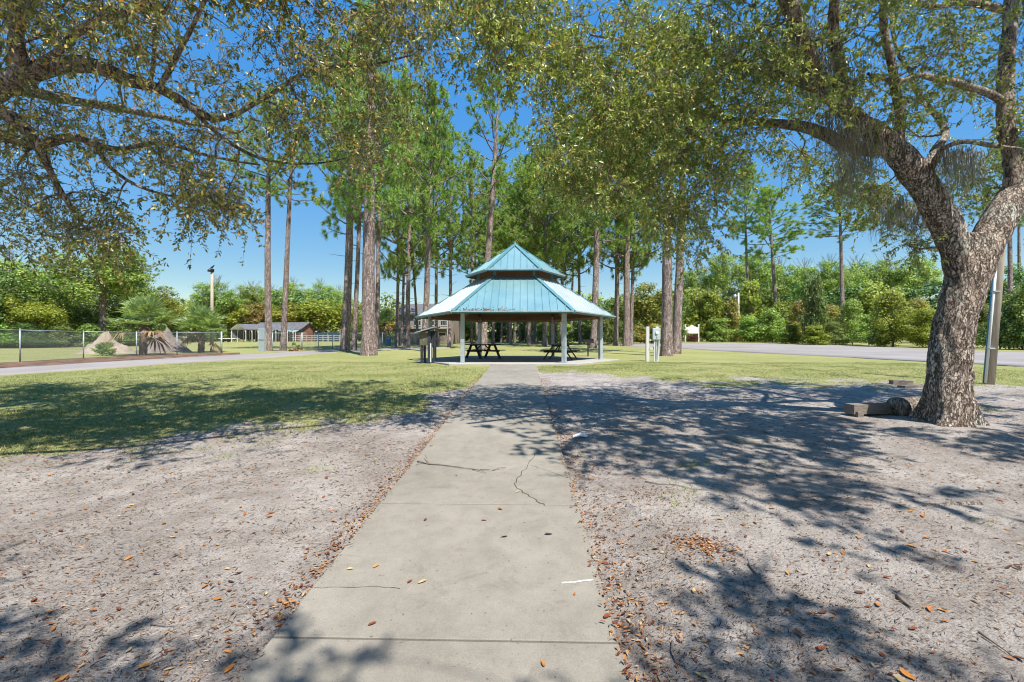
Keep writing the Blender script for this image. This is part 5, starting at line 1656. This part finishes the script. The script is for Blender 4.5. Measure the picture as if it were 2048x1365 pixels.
# ------------------------------------------------------------------ palms
def fan_palm(name, px, d, w, h, trunk_h, label, seed, nf=34, dead=8, cat='palm'):
    rg = np.random.default_rng(seed)
    b = GD(px, d)
    t = empty(name, b, 0, label, cat)
    if trunk_h > .1:
        q, r = resample([(0, 0, -.1), (.03, 0, trunk_h * .5), (.05, .02, trunk_h)], [.24, .2, .2], 24)
        V, F = tube_np(q, r, 14)
        V = V + unit(V - np.repeat(q, 14, 0)) * (vnoise(V * 9, 3) * .035)[:, None]
        np_obj('trunk', V, F, M['palm_trunk'], t)
    for kind, n in (('frond', nf), ('dead_frond', dead)):
        for k in range(n):
            az = rg.uniform(0, 6.28)
            el = R(rg.uniform(0, 88)) if kind == 'frond' else R(rg.uniform(-50, -10))
            pl = rg.uniform(.35, .6) * w * .55
            d0 = Vector((math.cos(az) * math.cos(el), math.sin(az) * math.cos(el), math.sin(el)))
            root = Vector((.05, .02, trunk_h + rg.uniform(-.1, .15)))
            hub = root + d0 * pl + Vector((0, 0, -.08 * pl))
            mb = MB()
            mb.tube([root, root + d0 * pl * .5 + Vector((0, 0, .02)), hub], [.022, .016, .010], 5, False)
            side = d0.cross(Vector((0, 0, 1)))
            if side.length < .1: side = Vector((1, 0, 0))
            side.normalize()
            nrm = side.cross(d0).normalized()
            L = w * .27 * rg.uniform(.8, 1.15)
            ns = 17
            for j in range(ns):
                a = R(-105 + 210 * j / (ns - 1) + rg.uniform(-4, 4))
                ld = (d0 * math.cos(a) + side * math.sin(a) + nrm * (.18 * rg.random())).normalized()
                l = L * (1 - .25 * abs(a) / 2) * rg.uniform(.85, 1.1)
                sd = ld.cross(nrm).normalized() * (.045 + .012 * w / 4)
                m1 = hub + ld * l * .5
                tip = hub + ld * l + Vector((0, 0, -.30 * l * rg.random() if kind == 'frond' else -.45 * l))
                mb.add([hub, m1 - sd + nrm * .01, tip, m1 + sd + nrm * .01], [(0, 1, 2, 3)])
            mb.build(kind, M['palm_leaf' if kind == 'frond' else 'palm_dead'], t)
    return t
fan_palm('fan_palm', 286, 30.2, 4.2, 3, 2.0, 'shaggy fan palm with hanging dead fronds beside the sand heap', 1, 40, 3)
fan_palm('fan_palm', 402, 34.5, 4.2, 3, 1.6, 'full green fan palm in front of the light pole', 2, 52, 3)
fan_palm('fan_palm', 768, 66, 4.6, 3, 3.0, 'distant fan palm between the thickest pine and the house', 3, 34, 8)
fan_palm('dead_palm_clump', 588, 37.6, 1.3, 1, .15, 'small reddish dead palmetto clump beside the path', 4, 3, 14, 'plant')
fan_palm('palmetto', 205, 29.8, 1.7, 1, .12, 'small young palmetto by the sand heap at the fence', 6, 16, 3, 'plant')

# ------------------------------------------------------------------ grass
rg = np.random.default_rng(77)
N = 900000
yy = 3.2 + (21.5 - 3.2) * rg.random(N) ** .8
xx = (rg.random(N) * 2 - 1) * (1.16 * yy + .6)
xx = np.where(xx > 17.5, xx - 17, xx)
g_ = grassiness(xx, yy)
pat = fbm(np.stack([xx * 1.3, yy * 1.3, 0 * xx], 1), 3, 55)
keep = (rg.random(N) < np.clip(g_ * 1.15 - .12 + .25 * pat * g_, 0, 1) * np.interp(yy, [3, 8, 14, 22], [1, .95, .75, .45])) & ~((xx > WALK_X0 - .03) & (xx < WALK_X1 + .03))
keep &= np.hypot(xx - pc.x, yy - pc.y) > SLAB_R + .05
keep &= np.hypot(xx - ob.x, yy - ob.y) > .8
# keep blades off the side path
pa = [G(*q_) for q_ in ((-300, 778), (0, 755), (130, 744), (250, 735.5), (370, 728), (500, 720))]
keep &= yy < np.interp(xx, [p.x for p in pa], [p.y for p in pa], left=pa[0].y, right=99) - .05
pa = [G(*q_) for q_ in ((1500, 706), (1700, 716), (1850, 724), (2048, 735), (2500, 758))]
o_ = np.argsort([p.x for p in pa])
keep &= ~((xx > min(p.x for p in pa)) & (yy > np.interp(xx, [pa[k].x for k in o_], [pa[k].y for k in o_])))
idx = np.where(keep)[0][:210000]
xx, yy = xx[idx], yy[idx]
n = len(xx)
zz = hz(yy) + bump(xx, yy) - .004
hgt = rg.uniform(.018, .05, n) * (1 + .5 * np.clip(pat[idx], -1, 1))
a = rg.uniform(0, 6.28, n)
wd = rg.uniform(.0035, .007, n)
lean = rg.normal(size=(n, 2)) * .75
b0 = np.stack([xx, yy, zz], 1)
s = np.stack([np.cos(a), np.sin(a), 0 * a], 1) * wd[:, None]
tip = b0 + np.stack([lean[:, 0] * hgt, lean[:, 1] * hgt, hgt], 1)
V = np.stack([b0 - s, b0 + s, tip], 1).reshape(-1, 3)
F = (np.arange(n) * 3)[:, None] + np.array([0, 1, 2])
go = np_obj('grass', V, F, M['grass'])
tag(go, 'short patchy lawn grass around the walkway', 'grass', kind='stuff')

# ------------------------------------------------------------------ litter on the sand: needles, twiglets, leaf crumbs
rg = np.random.default_rng(88)
def litter_spots(n, y0, y1, pw=2.2):
    y = y0 + (y1 - y0) * rg.random(n) ** pw
    x = (rg.random(n) * 2 - 1) * (1.15 * y + .4)
    ok = (x < WALK_X0 + .05 * rg.random(n)) | (x > WALK_X1 - .05 * rg.random(n))
    ok &= np.hypot(x - ob.x, y - ob.y) > .75
    den = .55 + .45 * vnoise(np.stack([x * 1.6, y * 1.6, 0 * x], 1), 12)
    ok &= rg.random(n) < den
    return x[ok], y[ok]
x, y = litter_spots(125000, 1.5, 12, 1.5)
n = len(x)
z = np.where((x > WALK_X0) & (x < WALK_X1), .0372 * y + .028, hz(y) + bump(x, y)) + rg.uniform(.002, .009, n)
a = rg.normal(.35, .8, n)
L = rg.uniform(.010, .05, n) * np.where(rg.random(n) < .1, 1.8, 1) * np.interp(y, [1.5, 8], [.85, 1.5])
w = rg.uniform(.0009, .0024, n) * np.interp(y, [1.5, 8], [1, 2])
d3 = np.stack([np.cos(a), np.sin(a), rg.normal(0, .12, n)], 1)
s3 = np.stack([-np.sin(a), np.cos(a), rg.normal(0, .5, n)], 1) * w[:, None]
c3 = np.stack([x, y, z], 1)
V = np.stack([c3 - d3 * L[:, None] / 2, c3 + s3, c3 + d3 * L[:, None] / 2, c3 - s3], 1).reshape(-1, 3)
F1 = (np.arange(n) * 4)[:, None] + np.array([0, 1, 2, 3])
lo1 = np_obj('needle_litter', V, F1, M['litter'])
tag(lo1, 'fine brown needles and twig crumbs strewn over the bare sand', 'litter', kind='stuff')

def leaf_set(x, y, z, rg, l0, l1):
    n = len(x)
    a = rg.uniform(0, 6.28, n)
    d = unit(np.stack([np.cos(a), np.sin(a), rg.normal(0, .12, n)], 1))
    nr = unit(np.stack([rg.normal(0, .3, n), rg.normal(0, .3, n), np.ones(n)], 1))
    L = rg.uniform(l0, l1, n)
    return leaves_np(np.stack([x, y, z], 1), d, nr, L, L * rg.uniform(.34, .46, n), .25)
x1, y1 = litter_spots(5000, 1.9, 12, 1.7)
# bands of leaves gathered along the walkway edges
yb_ = 1.5 + 13 * rg.random(1900) ** 1.4
xb_ = WALK_X1 - .03 + np.abs(rg.normal(0, .2, 1900))
yc_ = 2.5 + 13 * rg.random(1500) ** 1.1
xc_ = WALK_X0 - .02 - np.abs(rg.normal(0, .09, 1500))
k = 260
pxs = [G(1405, 1097), G(1740, 830), G(1300, 995)]
xd_ = np.concatenate([rg.normal(p.x, s_, m_) for p, s_, m_ in zip(pxs, (.13, .22, .2), (k, 150, 90))])
yd_ = np.concatenate([rg.normal(p.y, s_, m_) for p, s_, m_ in zip(pxs, (.10, .10, .12), (k, 150, 90))])
xe_ = rg.uniform(-11, -1.7, 2600)
ye_ = np.interp(xe_, [-14, -7, -5, -3.3, -2.5, -1.95, -1.6], [5.4, 6.0, 7.0, 8.2, 9.4, 11.2, 13.5]) + rg.normal(-.5, .8, 2600)
x = np.concatenate([x1, xb_, xc_, xd_, xe_]); y = np.concatenate([y1, yb_, yc_, yd_, ye_])
z = np.where((x > WALK_X0) & (x < WALK_X1), .0372 * y + .03, hz(y) + bump(x, y)) + rg.uniform(.004, .016, len(x))
V, F = leaf_set(x, y, z, rg, .018, .042)
lo2 = np_obj('leaf_litter', V, F, M['dry_leaf'])
tag(lo2, 'small dry leaves drifted over the sand and along the walkway edges', 'litter', kind='stuff')

# the larger leaves, one object each
rg = np.random.default_rng(99)
LM = []
for k in range(12):
    L = .075 + .004 * k
    cu = .2 + .05 * k
    n = 7
    t = np.linspace(0, 1, n)
    wdt = L * .21 * np.sin(np.pi * t ** .85) ** .8 + .0008
    ctr = np.stack([t * L - L / 2, .008 * np.sin(t * 3 + k), .004 + .014 * cu * (2 * t - 1) ** 2], 1)
    V = np.concatenate([ctr + np.stack([0 * t, wdt, .35 * wdt], 1), ctr, ctr + np.stack([0 * t, -wdt, .35 * wdt], 1)])
    F = [(r * n + i, r * n + i + 1, (r + 1) * n + i + 1, (r + 1) * n + i) for r in (0, 1) for i in range(n - 1)]
    cols = [(.36, .13, .035), (.20, .06, .025), (.46, .24, .07), (.50, .36, .17), (.42, .16, .03), (.12, .05, .03)]
    c = cols[k % 6]
    key = f'leaf_blade_{k % 6}'
    if key not in M:
        M[key] = worn(f'dry_leaf_blade_{k % 6}', tuple(q_ * .75 for q_ in c), tuple(min(1, q_ * 1.2) for q_ in c), 40, .6, .35, 0, .2, .001, fine=300)
    LM.append(np_mesh('fallen_leaf', V, np.array(F), M[key], True))
LCOL = ['orange-brown', 'dark red-brown', 'amber', 'pale tan', 'bright orange', 'blackish brown']
def fallen(x, y, z, label, group):
    kk = int(rg.integers(0, 12))
    label = LCOL[kk % 6] + ' ' + label
    group = LCOL[kk % 6] + ' ' + group
    o = bpy.data.objects.new('fallen_leaf', LM[kk])
    o.location = (x, y, z)
    o.rotation_euler = (rg.normal(0, .2), rg.normal(0, .15), rg.uniform(0, 6.28))
    s_ = rg.uniform(.4, .66)
    o.scale = (s_, s_, s_)
    link(o)
    tag(o, label, 'leaf', group)
for px, py in ((1097, 1070), (862, 893), (913, 952), (1000, 1020), (752, 1134), (845, 1166), (820, 1165), (745, 1250), (968, 1042), (1008, 1075), (1036, 985), (850, 1041), (1215, 1235), (1150, 1190), (1085, 1330), (700, 1140)):
    p = on_walk(px, py)
    fallen(p.x, p.y, wz(p.y) + .004, 'dry leaf lying on the concrete walkway', 'leaves on the walkway')
cnt = 0
while cnt < 220:
    y = 1.75 + 4.2 * rg.random() ** 1.5
    x = (rg.random() * 2 - 1) * (1.1 * y)
    if WALK_X0 - .05 < x < WALK_X1 + .05: continue
    if x < 0 and rg.random() < .35: continue
    z = float(hz(y) + bump(np.array([x]), np.array([y]))[0]) + .006
    if x < 0:
        fallen(x, y, z, 'curled oak leaf on the bare sand left of the walkway', 'leaves on the sand left of the walkway')
    else:
        fallen(x, y, z, 'curled oak leaf on the bare sand right of the walkway', 'leaves on the sand right of the walkway')
    cnt += 1

# twigs
def twig(pts, r, label, side=()):
    pts = [Vector(p) for p in pts]
    b = pts[0]
    o = empty('fallen_twig', b, 0, label, 'twig')
    MB().tube([p - b for p in pts], [r * (1 - .6 * k / (len(pts) - 1)) for k in range(len(pts))], 6).build('stem', M['twig'], o, True)
    for a, c in side:
        MB().tube([Vector(a) - b, (Vector(a) + Vector(c)) / 2 - b + Vector((0, 0, .01)), Vector(c) - b], [r * .6, r * .5, r * .3], 5).build('side_shoot', M['twig'], o, True)
def ow(px, py, l=.012):
    p = on_walk(px, py); return Vector((p.x, p.y, wz(p.y) + l))
twig([ow(835, 925), ow(858, 930), ow(885, 932), ow(920, 937), ow(960, 942)], .009, 'forked dry twig lying across the walkway',
     [(ow(858, 930), ow(850, 918, .05)), (ow(960, 942), ow(985, 943)), (ow(985, 943), ow(1012, 937)), (ow(845, 927), ow(832, 932)), (ow(945, 941), ow(972, 948))])
def og(px, py, l=.012):
    p = G(px, py); p.z += float(bump(np.array([p.x]), np.array([p.y]))[0]) + l; return p
twig([og(300, 1245), og(330, 1248), og(355, 1247)], .004, 'thin curved pale twig on the sand near the left corner')
twig([og(1345, 1285), og(1343, 1305), og(1352, 1325), og(1370, 1335)], .007, 'crooked reddish twig on the sand right of the walkway')
twig([og(1497, 1135), og(1510, 1152), og(1522, 1165)], .008, 'short brown stick on the sand right of the leaf patch')
twig([og(1958, 1272), og(1990, 1295), og(2020, 1318)], .006, 'straight thin stick on the sand near the right edge')
twig([og(1795, 1200), og(1806, 1210), og(1822, 1222)], .016, 'chunky brown bark piece on the sand near the right edge')
twig([og(1290, 965), og(1318, 972), og(1350, 973), og(1384, 981), og(1420, 982), og(1452, 990), og(1470, 1004)], .006, 'long dark stick in the dappled shade right of the walkway')
twig([og(1590, 995), og(1612, 999), og(1640, 996), og(1668, 1001), og(1690, 1000), og(1720, 1006)], .005, 'long straight stick on sand below the oak')
# shallow roots of the oak
for k, pl in enumerate((((1960, 1000), (1900, 1003), (1850, 1012), (1800, 1030)),)):
    pts = [og(x, y, -.012) - ob for x, y in pl]
    r0 = (.035, .09, .09)[k]
    MB().tube(pts, [r0 * (1 - .65 * j / (len(pts) - 1)) for j in range(len(pts))], 8).build('root', M['oak_branch'], oak_r, True)
